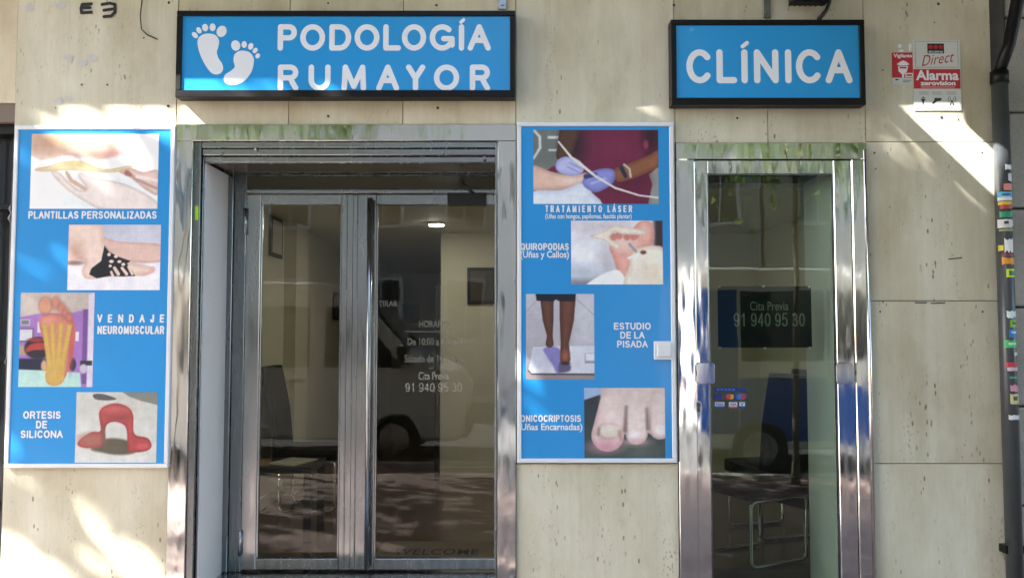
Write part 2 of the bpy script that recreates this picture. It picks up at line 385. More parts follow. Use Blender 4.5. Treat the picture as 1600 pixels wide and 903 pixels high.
# rounded stroke letters (unit box, y up)
def arc(cx, cy, rx, ry, a0, a1, n=20):
    return [(cx+rx*math.cos(rad(a0+(a1-a0)*i/n)), cy+ry*math.sin(rad(a0+(a1-a0)*i/n))) for i in range(n+1)]
GLYPH = {
 'P': [[(0,0),(0,1)], [(0,1),(.55,1)] + arc(.62,.74,.38,.26,90,-90) + [(0,.48)]],
 'R': [[(0,0),(0,1)], [(0,1),(.55,1)] + arc(.62,.745,.36,.255,90,-90) + [(0,.49)], [(.56,.49),(.68,.42),(.80,.24),(1,0)]],
 'O': [arc(.5,.5,.5,.5,0,360,40)],
 'D': [[(0,0),(0,1)], [(0,1),(.42,1)] + arc(.45,.5,.55,.5,90,-90) + [(0,0)]],
 'L': [[(0,1),(0,0),(1,0)]],
 'G': [arc(.5,.5,.5,.5,48,320,34) + [(1,.14),(1,.44),(.58,.44)]],
 'I': [[(.5,0),(.5,1)]],
 'A': [[(0,0),(.5,1),(1,0)], [(.19,.36),(.81,.36)]],
 'U': [[(0,1),(0,.4)] + arc(.5,.4,.5,.4,180,360) + [(1,1)]],
 'M': [[(0,0),(.05,1),(.5,.08),(.95,1),(1,0)]],
 'Y': [[(0,1),(.5,.47),(1,1)], [(.5,.47),(.5,0)]],
 'C': [arc(.52,.5,.52,.5,42,318,34)],
 'N': [[(0,0),(0,1),(1,0),(1,1)]],
}
def stroke(mb, pts, wd, y):
    """round-ended ribbon along pts; split at sharp bends, each run on a hair-thin layer of its own"""
    P2 = [Vector((p[0], p[1])) for p in pts]
    P2 = [p for i, p in enumerate(P2) if i == 0 or (p-P2[i-1]).length > 1e-7]
    runs = [[P2[0]]]
    for i in range(1, len(P2)):
        runs[-1].append(P2[i])
        if i < len(P2)-1:
            a, b_ = P2[i]-P2[i-1], P2[i+1]-P2[i]
            if a.angle(b_) > rad(32): runs.append([P2[i]])
    h = wd/2
    for k, run in enumerate(runs):
        yy = y-0.00007*k; n = len(run); closed = (run[0]-run[-1]).length < 1e-6 and n > 3
        if closed: run = run[:-1]; n -= 1
        Lf, Rt = [], []
        for i, p in enumerate(run):
            q0 = run[i-1] if (i > 0 or closed) else p; q1 = run[(i+1) % n] if (i < n-1 or closed) else p
            d = (q1-q0).normalized(); nn = Vector((-d.y, d.x))*h; Lf.append(p+nn); Rt.append(p-nn)
        vs = [(p.x, yy, p.y) for p in Lf]+[(p.x, yy, p.y) for p in Rt]
        m = n if closed else n-1
        mb.add(vs, [(n+i, n+(i+1) % n, (i+1) % n, i) for i in range(m)])
        if not closed:
            for p, d in ((run[0], (run[0]-run[1]).normalized()), (run[-1], (run[-1]-run[-2]).normalized())):
                ad = math.atan2(d.y, d.x); mb.flat([(p.x+h*math.cos(ad-math.pi/2+math.pi*j/10), p.y+h*math.sin(ad-math.pi/2+math.pi*j/10)) for j in range(11)], yy)
GLYPH.update({
 'T': [[(0,1),(1,1)], [(.5,1),(.5,0)]], 'S': [arc(.5,.74,.46,.26,30,270,16) + arc(.5,.26,.5,.26,90,-150,16)[1:]],
 'E': [[(0,0),(0,1)], [(0,1),(1,1)], [(0,.52),(.92,.52)], [(0,0),(1,0)]], 'Z': [[(0.04,1),(.96,1),(.04,0),(1,0)]], 'V': [[(0,1),(.5,0),(1,1)]],
 'J': [[(1,1),(1,.28)] + arc(.5,.28,.5,.28,0,-180,14)], 'Q': [arc(.5,.5,.5,.5,0,360,32), [(.6,.25),(1,-.04)]],
})
GLYPH.update({
 '0': [arc(.5,.5,.5,.5,0,360,28)], '1': [[(.62,0),(.62,1)], [(.62,1),(.2,.76)]], '9': [arc(.5,.68,.48,.32,0,360,24), [(.98,.68),(.96,.4)] + arc(.48,.3,.47,.3,0,-150,14)],
 '4': [[(.75,0),(.75,1)], [(.75,1),(0,.3)], [(0,.3),(1,.3)]], '5': [[(.95,1),(.16,1)], [(.16,1),(.06,.53)] , [(.06,.53)] + arc(.48,.33,.5,.33,140,-155,20)], '3': [arc(.46,.75,.42,.25,150,-80,14), arc(.46,.27,.5,.27,80,-150,16)],
})
ADV = dict({c: .58 for c in '0123456789'}, A=.70, C=.72, D=.72, E=.66, G=.78, I=.30, J=.57, L=.61, M=.84, N=.74, O=.78, P=.67, Q=.78, R=.73, S=.67, T=.63, U=.73, V=.68, Y=.67, Z=.62)
def capitals(t, px0, py0, px1, py1, Y, mat, parent, bold=0.15, space=0.0, name='letter'):
    """one line of plain bold capitals set between two points"""
    x0, x1, z0, z1 = RX(px0, py0, px1, py1, Y); t_ = t.replace('Á', 'A')
    adv = [ADV.get(c, .28)+space for c in t_]; tot = sum(adv)-space-.06; k_ = (x1-x0)/tot; wd = bold*(z1-z0)/.72; x = x0-.03*k_; h = wd/2; last = None
    for j, c in enumerate(t_):
        if c in GLYPH:
            mb = MB()
            a0, a1 = x+.045*k_+h, x+(adv[j]-space-.045)*k_-h
            if c in 'AVY': a0 -= .04*k_; a1 += .04*k_
            for i, g in enumerate(GLYPH[c]):
                stroke(mb, [(((a0+a1)/2 if c == 'I' else a0+p[0]*(a1-a0)), z0+h+p[1]*(z1-z0-wd)) for p in g], wd, Y-0.00025*i)
            if t[j] == 'Á': xc_ = (a0+a1)/2; stroke(mb, [(xc_-.02*k_, z1+wd*.35), (xc_+.08*k_, z1+wd*.9)], wd*.7, Y)
            last = mb.build(name, mat, parent)
        x += adv[j]*k_
    return last
def glyph(ch, x0, x1, z0, z1, wd, Y, parent, accent=None, mat='white_vinyl'):
    mb = MB(); h = wd/2; a0, a1, b0, b1 = x0+h, x1-h, z0+h, z1-h
    for k, g in enumerate(GLYPH[ch]):
        if ch == 'I': q = [((x0+x1)/2, b0+p[1]*(b1-b0)) for p in g]
        else: q = [(a0+p[0]*(a1-a0), b0+p[1]*(b1-b0)) for p in g]
        stroke(mb, q, wd, Y - 0.0002*k)
    if accent: stroke(mb, accent, wd*0.62, Y-0.0007)
    return mb.build('letter', mat, parent)

# smooth closed curve through points
def smooth(pts, n=6):
    out = []; m = len(pts)
    for i in range(m):
        p0, p1, p2, p3 = (np.array(pts[(i+k-1) % m], float) for k in range(4))
        for j in range(n):
            t = j/n
            out.append(tuple(0.5*((2*p1)+(-p0+p2)*t+(2*p0-5*p1+4*p2-p3)*t*t+(-p0+3*p1-3*p2+p3)*t**3)))
    return out

# ------------------------------------------------------------------ the street side (what the glass and the steel mirror)
def sheet(name, x0, x1, y0, y1, z, mat, thick=0.3):
    return box(name, x0, x1, y0, y1, z-thick, z, mat, kind='structure')
sheet('ground', -150, 150, -150, 60, -0.32, 'asphalt', 0.2)
sheet('pavement', -40, 40, -4.7, 0.60, 0.0, 'pavers')
sheet('road', -60, 60, -14.0, -4.88, -0.13, 'asphalt', 0.15)
sheet('pavement_far', -60, 60, -18.0, -14.2, 0.0, 'pavers')
kb = MB()
box('kerb', -40, 40, -4.875, -4.705, -0.28, 0.005, 'kerb_stone', b=0.015, kind='structure')
box('kerb_far', -60, 60, -14.19, -14.01, -0.28, 0.005, 'kerb_stone', b=0.015, kind='structure')

# ------------------------------------------------------------------ the building
XL, XA, XB = P(25, 100).x, P(275, 200).x, P(806, 200).x
XC, XD, XE = P(1055, 225).x, P(1353, 225).x, P(1549, 100).x
XA2, XB2 = P(303, 222).x, P(778, 222).x
XC2, XD2 = P(1105, 275).x, P(1302, 275).x
ZT1, ZT2 = P(540, 195).z, P(1205, 224).z
ZO1, ZO2 = P(540, 221).z, P(1205, 250).z
Z222, Z470, Z724 = P(1450, 222).z, P(1450, 470).z, P(1450, 724).z
FLOOR = P(600, 892, 0.42).z
ZTOP = 3.45
bld = thing('clinic_building', ((XL+XE)/2, 0.2, 0), 'travertine clad street building with two steel framed doorways', 'building')
slab_no = 0
def slab(x0, x1, z0, z1, mat='travertine', par=bld):
    global slab_no
    g = 0.0019; dy = rng.uniform(-0.0012, 0.0012)
    box('stone_slab', x0+g, x1-g, dy, 0.03, z0+g, z1-g, mat, par, b=0.0015)
xs_l = [XA, P(452, 100).x, P(630, 100).x, XB]
top_l = 2.87; lint = ZT1
pier_top = P(150, 205).z
slab(XL, XA, pier_top, ZTOP)
for a, b_ in zip(xs_l[:-1], xs_l[1:]): slab(a, b_, ZT1, ZTOP, 'travertine_plain')
slab(XB, XC, pier_top, ZTOP)
xs_r = [XC, P(1200, 200).x, XD]
for a, b_ in zip(xs_r[:-1], xs_r[1:]): slab(a, b_, ZT2, ZTOP)
slab(XD, XE, Z222, ZTOP)
for x0, x1, zt in ((XL, XA, pier_top), (XB, XC, pier_top), (XD, XE, Z222)):
    for z1, z0 in ((zt, Z470), (Z470, Z724), (Z724, 0.02)): slab(x0, x1, z0, z1)
bk = MB()
for x0, x1 in ((XL, XA2-0.002), (XB2+0.002, XC2-0.03), (XD2+0.03, XE)): bk.box(x0, x1, 0.031, 0.45, 0.0, ZTOP)
bk.box(XA2-0.002, XB2+0.002, 0.031, 0.45, ZO1+0.0, ZTOP); bk.box(XC2-0.03, XD2+0.03, 0.031, 0.45, P(1205, 262).z, ZTOP)
bk.build('core_wall', 'dark_joint', bld)
bk = MB()
for x0, x1 in ((XL, XA2-0.01), (XB2+0.01, XC2-0.02), (XD2+0.012, XE)): bk.box(x0, x1, 0.451, 0.462, FLOOR-0.1, 2.62)
bk.box(XA2-0.01, XB2+0.01, 0.451, 0.462, 2.46, 2.62); bk.box(XC2-0.02, XD2+0.012, 0.451, 0.462, 2.42, 2.62)
bk.build('plaster_lining', 'cream_wall', bld)
box('upper_storeys', -14, 14, 0.02, 9.2, ZTOP+0.004, 15, 'facade_upper', bld)
D = 0.62; zedge = P(300, 172).z + SZ*D
mb = MB(); mb.box(-13.5, 13.5, -D, 0.019, zedge, zedge+0.2, 0.02); mb.box(-13.5, 13.5, -D-0.05, 0.018, zedge+0.2, zedge+0.26)
mb.build('balcony_slab', 'kerb_stone', bld)
xshade = P(1472, 172).x - SX*D
MB().box(xshade, xshade+4.5, -D-0.9, -D-0.052, zedge+0.02, zedge+0.24, 0.02).build('shade_slab', 'kerb_stone', bld)  # unseen slab added so its side casts a diagonal shade edge on the right pier
mb = MB()
for i in range(180): x = -13.4 + i*0.15; mb.box(x, x+0.014, -D+0.02, -D+0.034, zedge+0.26, zedge+1.25)
mb.box(-13.45, 13.45, -D+0.005, -D+0.05, zedge+1.25, zedge+1.29); mb.build('balcony_railing', 'black_metal', bld)
# small drilled holes and old fixings in the stone
mb = MB()
def hole(px, py, r=2.2):
    c = P(px, py); r *= 0.0033
    poly = [(c.x+r*math.cos(a*math.pi/4)*random.uniform(.8, 1.15), c.z+r*math.sin(a*math.pi/4)*random.uniform(.8, 1.15)) for a in range(8)]
    mb.flat(poly, -0.0022)
for q in ((264, 5, 2.6), (263, 166, 2.6), (168, 133, 1.8), (128, 133, 1.7), (225, 60, 1.5), (155, 47, 1.2), (87, 169, 1.2), (513, 6, 2), (513, 182, 2.4),
          (682, 9, 2.4), (684, 169, 2.4), (1152, 185, 2), (1053, 9, 2.4), (1053, 169, 2), (1466, 7, 2.6), (1471, 184, 2.6), (1497, 187, 1.8),
          (1379, 110, 1.3), (1366, 239, 1.8), (1534, 239, 1.8), (1368, 264, 1.4), (1460, 36, 1.2), (1375, 487, 1.8), (1535, 487, 1.8)): hole(*q)
mb.build('drill_holes', 'ink', bld, kind='stuff')
# two sprayed marks
for segs in ([[(143, 7), (129, 8), (127, 14), (128, 21), (143, 20)], [(131, 13), (141, 13)]],
             [[(160, 8), (172, 6), (180, 8), (180, 20), (174, 26), (163, 27)], [(163, 17), (177, 15)]]):
    mb = MB()
    for k, s_ in enumerate(segs): stroke(mb, [(P(a, b_).x, P(a, b_).z) for a, b_ in s_], 0.017, -0.003-0.0003*k)
    mb.build('graffiti_mark', 'graffiti', bld)
# scuffs on the right pier
mb = MB()
for (a, b_, c, d) in ((1430, 473, 1447, 473), (1455, 474, 1476, 473), (1482, 405, 1502, 403)):
    stroke(mb, [(P(a, b_).x, P(a, b_).z), (P(c, d).x, P(c, d).z)], 0.006, -0.0025)
mb.build('scuff_marks', 'ink', bld, kind='stuff')
mb = MB()
for k, (px, py) in enumerate(((96, 10), (46, 12), (106, 155), (92, 158), (145, 92), (128, 100), (108, 92))):
    c = P(px, py); r = random.uniform(0.02, 0.035)
    mb.flat(smooth([(c.x+r*random.uniform(.5, 1.1)*math.cos(a), c.z+r*random.uniform(.4, .9)*math.sin(a)) for a in [i*math.pi/4 for i in range(8)]], 3), -0.0021-0.0001*k)
simple('pale_smear', rgb(196, 196, 196), 0.7, var=0.12, vscale=40)
mb.build('paint_smears', 'pale_smear', bld, kind='stuff')

# loose wire at the top of the left pier
pts = [P(x, y, -0.012) for x, y in ((226, -30), (222, 0), (219, 25), (221, 46), (230, 55), (246, 62))]
MB().tube(pts, [.003, .003, .003, .003, .004, .003], 6).build('wire', 'rust_wire', None, label='loose dark wire end hanging on the stone left of the long blue sign', cat='wire')
# sign hangers and floodlight
for nm, px, lab in (('sign_hanger', 785, 'grey steel hanger strap above the long blue sign'), ('sign_hanger', 1197, 'grey steel hanger strap above the shorter blue sign')):
    c = P(px, 0)
    root = thing(nm, (c.x, 0, c.z), lab, 'bracket', 'sign hangers')
    zb = P(px, 17 if px < 1000 else 30).z
    MB().box(c.x-0.022, c.x+0.022, -0.012, -0.003, zb+0.002, zb+0.35, 0.002).build('strap', 'steel_brushed', root)
    MB().cyl((c.x, -0.020, zb+0.03), (c.x, -0.012, zb+0.03), 0.009, 8).build('bolt', 'steel_brushed', root)
x0, x1, z0, z1 = RX(1234, -60, 1291, 8, -0.12)
fl = thing('floodlight', ((x0+x1)/2, -0.1, z0), 'small black floodlight fixed above the shorter blue sign', 'floodlight')
MB().box(x0, x1, -0.16, -0.10, z0, z1, 0.006).build('housing', 'black_metal', fl)
mb = MB()
for i in range(7): xx = x0 + 0.012 + i*(x1-x0-0.024)/6; mb.box(xx-0.003, xx+0.003, -0.10, -0.07, z0+0.01, z1-0.01)
mb.build('cooling_fins', 'black_metal', fl)
MB().box(x0+0.06, x1-0.06, -0.071, -0.003, z0+0.07, z0+0.11).build('bracket', 'black_metal', fl)
MB().tube([P(x, y, -0.05) for x, y in ((1294, -20), (1296, 4), (1291, 17), (1283, 27), (1279, 31))], 0.011, 8).build('cable', 'cable', fl)

# ------------------------------------------------------------------ signs
def sign(name, px0, py0, px1, py1, depth, label):
    x0, x1, z0, z1 = RX(px0, py0, px1, py1, -depth)
    root = thing(name, ((x0+x1)/2, -0.01, z0), label, 'sign', 'blue shop signs')
    fw = 0.027
    mb = MB()
    mb.box(x0, x1, -depth, -0.004, z0, z0+fw+0.01, 0.002); mb.box(x0, x1, -depth, -0.004, z1-fw, z1, 0.002)
    mb.build('frame', 'black_metal', root)
    for a, b_ in ((x0, x0+fw), (x1-fw, x1)):
        MB().box(a, b_, -depth, -0.004, z0+fw+0.011, z1-fw-0.001, 0.002).build('frame_side', 'black_metal', root)
    face = box('face', x0+fw+0.0005, x1-fw-0.0005, -depth+0.010, -0.006, z0+fw+0.0105, z1-fw-0.0005, 'sign_blue', root)
    return root, -depth+0.0095
s1, yf = sign('shop_sign', 275, 17, 805, 152, 0.08, 'long blue sign in black frame with white footprints and two rows of letters')
k = 2.909
def zz(zx, zy): p = P(270+zx/k, zy/k, yf); return p
for row, (zt, zb) in ((('P',478,565),('O',580,693),('D',712,812),('O',827,940),('L',957,1038),('O',1042,1152),('G',1168,1282),('I',1300,1325),('A',1340,1446)), (112, 232)), \
                     ((('R',478,573),('U',618,718),('M',768,880),('A',925,1030),('Y',1060,1148),('O',1187,1302),('R',1350,1443)), (295, 414)):
    for j, (ch, a, b_) in enumerate(row):
        acc = None
        if ch == 'I': q, r_ = zz(1310, 103), zz(1322, 92); acc = [(q.x, q.z), (r_.x, r_.z)]
        glyph(ch, zz(a, zt).x, zz(b_, zt).x, zz(a, zb).z, zz(a, zt).z, 25/k/300, yf-0.0006, s1, acc)
k1 = 3.762
def z1f(zx, zy): p = P(zx/k1, zy/k1, yf); return (p.x, p.z)
def foot(sole, toes):
    mb = MB(); mb.flat([z1f(*p) for p in smooth(sole, 5)], yf-0.0008)
    for j, (cx, cy, rx, ry, ro) in enumerate(toes):
        pl = []
        for i in range(20):
            a = i*math.pi/10; u, v = rx*math.cos(a), ry*math.sin(a); c_, s_ = math.cos(rad(ro)), math.sin(rad(ro))
            pl.append(z1f(cx+u*c_-v*s_, cy+u*s_+v*c_))
        mb.flat(pl, yf-0.0008)
    mb.build('footprint_emblem', 'white_vinyl', s1)
foot([(1225,200),(1265,208),(1288,240),(1283,280),(1275,310),(1285,345),(1305,375),(1312,405),(1300,430),(1270,440),(1240,428),(1210,390),(1180,330),(1163,270),(1165,230),(1190,207)],
     [(1303,187,29,34,25),(1250,163,18,23,0),(1206,165,18,22,-10),(1170,181,14,20,-30),(1146,209,14,21,-45)])
foot([(1432,300),(1470,312),(1492,345),(1490,385),(1475,430),(1440,475),(1400,497),(1360,503),(1325,490),(1315,465),(1325,440),(1355,420),(1380,395),(1373,360),(1378,325),(1400,305)],
     [(1386,270,27,31,-15),(1436,264,16,20,0),(1474,275,15,20,20),(1500,299,13,18,40),(1515,331,13,16,40)])
s2, yf2 = sign('shop_sign', 1049, 31, 1352, 164, 0.08, 'shorter blue sign in black frame with one white word')
k2 = 2.807
def z2(zx, zy): return P(1030+zx/k2, zy/k2, yf2)
for ch, a, b_ in (('C',118,232),('L',250,340),('I',360,386),('N',414,522),('I',552,577),('C',598,714),('A',727,845)):
    acc = None
    if ch == 'I' and a < 400: q, r_ = z2(365, 206), z2(385, 190); acc = [(q.x, q.z), (r_.x, r_.z)]
    glyph(ch, z2(a, 218).x, z2(b_, 218).x, z2(a, 367).z, z2(a, 218).z, 28/k2/300, yf2-0.0006, s2, acc)

# ------------------------------------------------------------------ printed pictures: colour painted on a fine grid
class Pic:
    def __init__(s, x0, y0, x1, y1, conv, step=0.95):
        (s.x0, s.y0), (s.x1, s.y1) = conv(x0, y0), conv(x1, y1); s.conv = conv
        s.nx = int((s.x1-s.x0)/step)+1; s.ny = int((s.y1-s.y0)/step)+1
        sc = (x1-x0)/(s.x1-s.x0); s.sc = sc
        gx = np.linspace(x0, x1, s.nx); gy = np.linspace(y0, y1, s.ny)
        s.X, s.Y = np.meshgrid(gx, gy); s.c = np.zeros(s.X.shape+(3,)); s.c[:] = 200
    def blend(s, a, col):
        a = a[..., None]; s.c = s.c*(1-a) + np.asarray(col, float)*a; return s
    def fill(s, col): s.c[:] = col; return s
    def vgrad(s, c0, c1):
        t = ((s.Y-s.Y.min())/(s.Y.max()-s.Y.min()))[..., None]; s.c = np.array(c0, float)*(1-t)+np.array(c1, float)*t; return s
    def sdf(s, pts):
        d = np.full(s.X.shape, 1e9); ins = np.zeros(s.X.shape, bool); n = len(pts)
        for i in range(n):
            ax, ay = pts[i]; bx, by = pts[(i+1) % n]; ex, ey = bx-ax, by-ay
            t = np.clip(((s.X-ax)*ex+(s.Y-ay)*ey)/(ex*ex+ey*ey+1e-9), 0, 1)
            d = np.minimum(d, np.hypot(s.X-ax-t*ex, s.Y-ay-t*ey))
            cr = ((ay > s.Y) != (by > s.Y)) & (s.X < (bx-ax)*(s.Y-ay)/(by-ay+1e-9)+ax); ins ^= cr
        return np.where(ins, -d, d)
    def al(s, d, soft):
        soft = soft*0.6 if soft < 12 else soft; return np.clip(0.5-d/(2*soft), 0, 1)
    def poly(s, pts, col, soft=4, sm=True, edge=None, ew=25, op=1.0):
        q = smooth(pts, 4) if sm else pts; d = s.sdf(q); s.blend(s.al(d, soft)*op, col)
        if edge is not None: s.blend(s.al(d, soft)*np.clip(1+d/ew, 0, 1)*0.75*op, edge)
        return s
    def ell(s, cx, cy, rx, ry, col, soft=4, op=1.0, ro=0):
        c_, s_ = math.cos(rad(ro)), math.sin(rad(ro)); u = (s.X-cx)*c_+(s.Y-cy)*s_; v = -(s.X-cx)*s_+(s.Y-cy)*c_
        d = (np.hypot(u/rx, v/ry)-1)*min(rx, ry); return s.blend(s.al(d, soft)*op, col)
    def cap(s, pts, col, soft=3, edge=None, ew=14):
        d = np.full(s.X.shape, 1e9)
        for (ax, ay, ar), (bx, by, br) in zip(pts[:-1], pts[1:]):
            ex, ey = bx-ax, by-ay; t = np.clip(((s.X-ax)*ex+(s.Y-ay)*ey)/(ex*ex+ey*ey+1e-9), 0, 1)
            d = np.minimum(d, np.hypot(s.X-ax-t*ex, s.Y-ay-t*ey)-(ar+(br-ar)*t))
        s.blend(s.al(d, soft), col)
        if edge is not None: s.blend(s.al(d, soft)*np.clip(1+d/ew, 0, 1)*0.8, edge)
        return s
    def rect(s, x0, y0, x1, y1, col, soft=3, op=1.0): return s.poly([(x0,y0),(x1,y0),(x1,y1),(x0,y1)], col, soft, False, op=op)
    def build(s, Y, parent, name='printed_photo'):
        def blur(n_):
            q_ = rng.normal(0, 1, s.X.shape); k_ = np.ones(n_)/n_
            q_ = np.apply_along_axis(lambda r_: np.convolve(r_, k_, 'same'), 1, q_); q_ = np.apply_along_axis(lambda r_: np.convolve(r_, k_, 'same'), 0, q_); return q_/q_.std()
        tex = blur(3)*2.2+blur(9)*3.2+blur(21)*3.0
        c = s.c*(1+tex[..., None]*0.0035) + rng.normal(0, 1.8, s.c.shape); c = 133+(c-128)*1.08; c = c*0.84+c.mean(-1, keepdims=True)*0.16+np.array([-3, 0, 3.0]); c = np.clip(c, 0, 255)/255
        c = np.where(c <= 0.04045, c/12.92, ((c+0.055)/1.055)**2.4)*0.97
        x0, x1, z0, z1 = RX(s.x0, s.y0, s.x1, s.y1, Y)
        xs, zs = np.linspace(x0, x1, s.nx), np.linspace(z1, z0, s.ny)
        XX, ZZ = np.meshgrid(xs, zs); vs = np.stack([XX.ravel(), np.full(XX.size, Y), ZZ.ravel()], 1)
        i = np.arange(s.ny*s.nx).reshape(s.ny, s.nx)
        fs = np.stack([i[1:, :-1].ravel(), i[1:, 1:].ravel(), i[:-1, 1:].ravel(), i[:-1, :-1].ravel()], 1)
        me = bpy.data.meshes.new(name); me.from_pydata(vs.tolist(), [], fs.tolist()); me.update()
        at = me.color_attributes.new('Col', 'FLOAT_COLOR', 'POINT')
        at.data.foreach_set('color', np.concatenate([c.reshape(-1, 3), np.ones((c.size//3, 1))], 1).astype(np.float32).ravel())
        me.materials.append(M['photo_print']); return link(name, me, parent)
zA = lambda x, y: (x/3.224, 180+y/3.224)
zB = lambda x, y: (x/3.010, 440+y/3.010)
zC = lambda x, y: (800+x/3.226, 180+y/3.226)
zD = lambda x, y: (800+x/3.011, 440+y/3.011)
def poster(px0, py0, px1, py1, depth, label):
    x0, x1, z0, z1 = RX(px0, py0, px1, py1, -depth)
    root = thing('poster_board', ((x0+x1)/2, -0.01, z0), label, 'poster', 'blue poster boards on the piers')
    fw = 0.022
    for a, b_ in ((z0, z0+fw), (z1-fw, z1)): MB().box(x0, x1, -depth, -0.004, a, b_, 0.003).build('frame_rail', 'white_frame', root)
    for a, b_ in ((x0, x0+fw), (x1-fw, x1)): MB().box(a, b_, -depth, -0.004, z0+fw+0.0005, z1-fw-0.0005, 0.003).build('frame_rail', 'white_frame', root)
    box('face', x0+fw+0.0003, x1-fw-0.0003, -depth+0.006, -0.006, z0+fw+0.0003, z1-fw-0.0003, 'poster_blue', root)
    return root, -depth+0.0055
DP = 0.027
pb1, yp = poster(14, 196, 268, 731, DP, 'blue poster board left of the wide doorway with foot photos')
yp -= 0.0006
p = Pic(155, 95, 797, 472, zA).fill((250, 250, 252))
p.ell(560, 400, 240, 90, (222, 232, 240), 60, 0.8)
p.poly([(100,60),(430,70),(560,110),(640,155),(680,145),(688,178),(650,200),(600,193),(555,213),(480,222),(400,208),(330,204),(270,220),(210,225),(165,210),(110,180)], (226, 186, 162), 5, edge=(240, 210, 196), ew=60)
p.ell(270, 130, 110, 45, (196, 146, 108), 50, 0.65); p.ell(590, 190, 50, 12, (224, 140, 132), 14, 0.8); p.ell(470, 205, 80, 14, (205, 140, 120), 16, 0.7)
for q in ((600,180),(628,182),(655,172),(672,158)): p.ell(q[0], q[1], 11, 14, (238, 190, 180), 5, 0.8)
p.poly([(180,270),(240,258),(300,238),(370,230),(430,240),(500,268),(560,272),(640,256),(672,260),(600,285),(520,290),(440,285),(350,278),(250,284),(185,282)], (228, 206, 162), 4, edge=(205, 178, 130), ew=10)
p.ell(390, 248, 70, 12, (196, 176, 100), 12, 0.6)
p.poly([(255,288),(300,290),(340,330),(400,375),(440,372),(395,310),(410,288),(480,318),(560,330),(650,355),(760,410),(800,450),(800,480),(540,480),(440,440),(360,390),(310,350)], (240, 224, 214), 5, edge=(206, 184, 172), ew=16)
p.cap([(335,288,8),(360,330,10),(430,372,9)], (214, 176, 140), 5); p.cap([(415,300,8),(455,312,7)], (225, 210, 200), 4)
p.poly([(600,285),(660,268),(720,288),(800,282),(800,400),(740,378),(690,340),(650,310)], (232, 200, 186), 6, edge=(200, 150, 132), ew=18)
p.cap([(640,290,8),(700,330,7),(790,370,6)], (196, 150, 135), 8); p.cap([(640,292,14),(655,300,10)], (172, 110, 96), 8); p.cap([(690,310,9),(790,330,7)], (246, 226, 216), 6)
p.build(yp, pb1)
p = Pic(343, 552, 808, 881, zA).vgrad((186, 186, 202), (238, 234, 242))
p.rect(330, 745, 820, 900, (236, 232, 240), 25); p.ell(740, 590, 90, 40, (214, 212, 224), 40, .8)
p.poly([(500,612),(600,638),(820,655),(820,735),(640,738),(560,700)], (226, 186, 170), 6, edge=(196, 150, 136), ew=14)
p.poly([(330,590),(345,540),(500,550),(520,620),(545,680),(600,722),(680,745),(775,768),(772,795),(720,808),(640,812),(540,815),(470,825),(428,818),(414,780),(430,742),(395,725),(330,752)], (242, 212, 194), 5, edge=(214, 170, 150), ew=26)
p.ell(375, 700, 40, 55, (190, 140, 122), 40, .8); p.ell(375, 745, 40, 10, (110, 80, 76), 10, .8)
p.poly([(525,658),(550,690),(600,715),(658,735),(640,748),(665,780),(682,810),(620,812),(555,810),(490,822),(452,802),(462,772),(510,735)], (22, 24, 34), 4, False)
for q in ((549,702,9,9),(584,712,10,8),(562,737,12,8),(602,738,11,7),(556,760,8,7),(622,752,10,8)): p.ell(*q, (236, 208, 190), 3)
p.cap([(578,770,8),(598,800,9)], (232, 204, 188), 3); p.cap([(616,770,7),(640,800,8)], (232, 204, 188), 3); p.cap([(648,764,6),(668,800,7)], (236, 208, 190), 3); p.cap([(562,790,6),(570,808,7)], (232, 204, 188), 3)
for q in ((770,768),(764,782),(752,793),(738,800),(722,804)): p.ell(q[0], q[1], 11, 7, (232, 176, 166), 4)
p.build(yp, pb1)
p = Pic(92, 52, 440, 495, zB).vgrad((192, 178, 166), (176, 166, 158))
p.poly([(80,170),(180,150),(320,150),(450,120),(450,500),(80,500)], (160, 108, 186), 6, False)
p.rect(388, 130, 412, 480, (116, 74, 146), 4); p.poly([(412,60),(450,50),(450,500),(412,500)], (212, 200, 218), 6, False)
p.rect(94, 178, 138, 206, (196, 190, 190)); p.rect(98, 182, 134, 202, (120, 122, 128)); p.rect(84, 220, 156, 282, (60, 50, 60)); p.rect(88, 224, 152, 278, (205, 205, 212)); p.rect(174, 190, 196, 240, (216, 206, 216)); p.rect(352, 236, 370, 280, (216, 210, 214))
p.rect(80, 300, 130, 345, (180, 150, 120), 8); p.ell(180, 312, 64, 52, (44, 34, 44), 8); p.poly([(125,312),(160,290),(222,292),(222,318),(160,322),(128,332)], (186, 56, 58), 6); p.ell(170, 275, 40, 10, (160, 50, 56), 6)
p.rect(80, 362, 230, 420, (26, 34, 64), 8); p.ell(345, 390, 16, 30, (52, 48, 60), 6); p.rect(380, 372, 436, 394, (50, 48, 58), 4); p.ell(396, 410, 18, 22, (190, 186, 200), 6)
p.poly([(80,412),(230,418),(380,428),(388,500),(80,500)], (176, 216, 206), 5, False)
p.ell(210, 395, 14, 26, (206, 160, 130), 6)
p.poly([(184,185),(200,162),(250,148),(310,168),(345,190),(354,250),(346,330),(326,410),(300,470),(265,488),(230,476),(219,440),(228,390),(222,320),(200,260),(185,215)], (206, 126, 106), 4, edge=(190, 96, 84), ew=20)
p.ell(215, 185, 30, 22, (222, 150, 124), 16, .7); p.ell(335, 300, 12, 110, (196, 78, 80), 10, .7)
for q in ((210,114,30,40,(214,148,112)),(258,101,18,27,(206,132,108)),(286,126,16,24,(204,126,104)),(306,148,15,22,(204,122,102)),(323,169,14,18,(200,116,98))): p.ell(*q[:4], (176,100,82), 12); p.ell(q[0]-1, q[1]-2, q[2]-3, q[3]-4, q[4], 5)
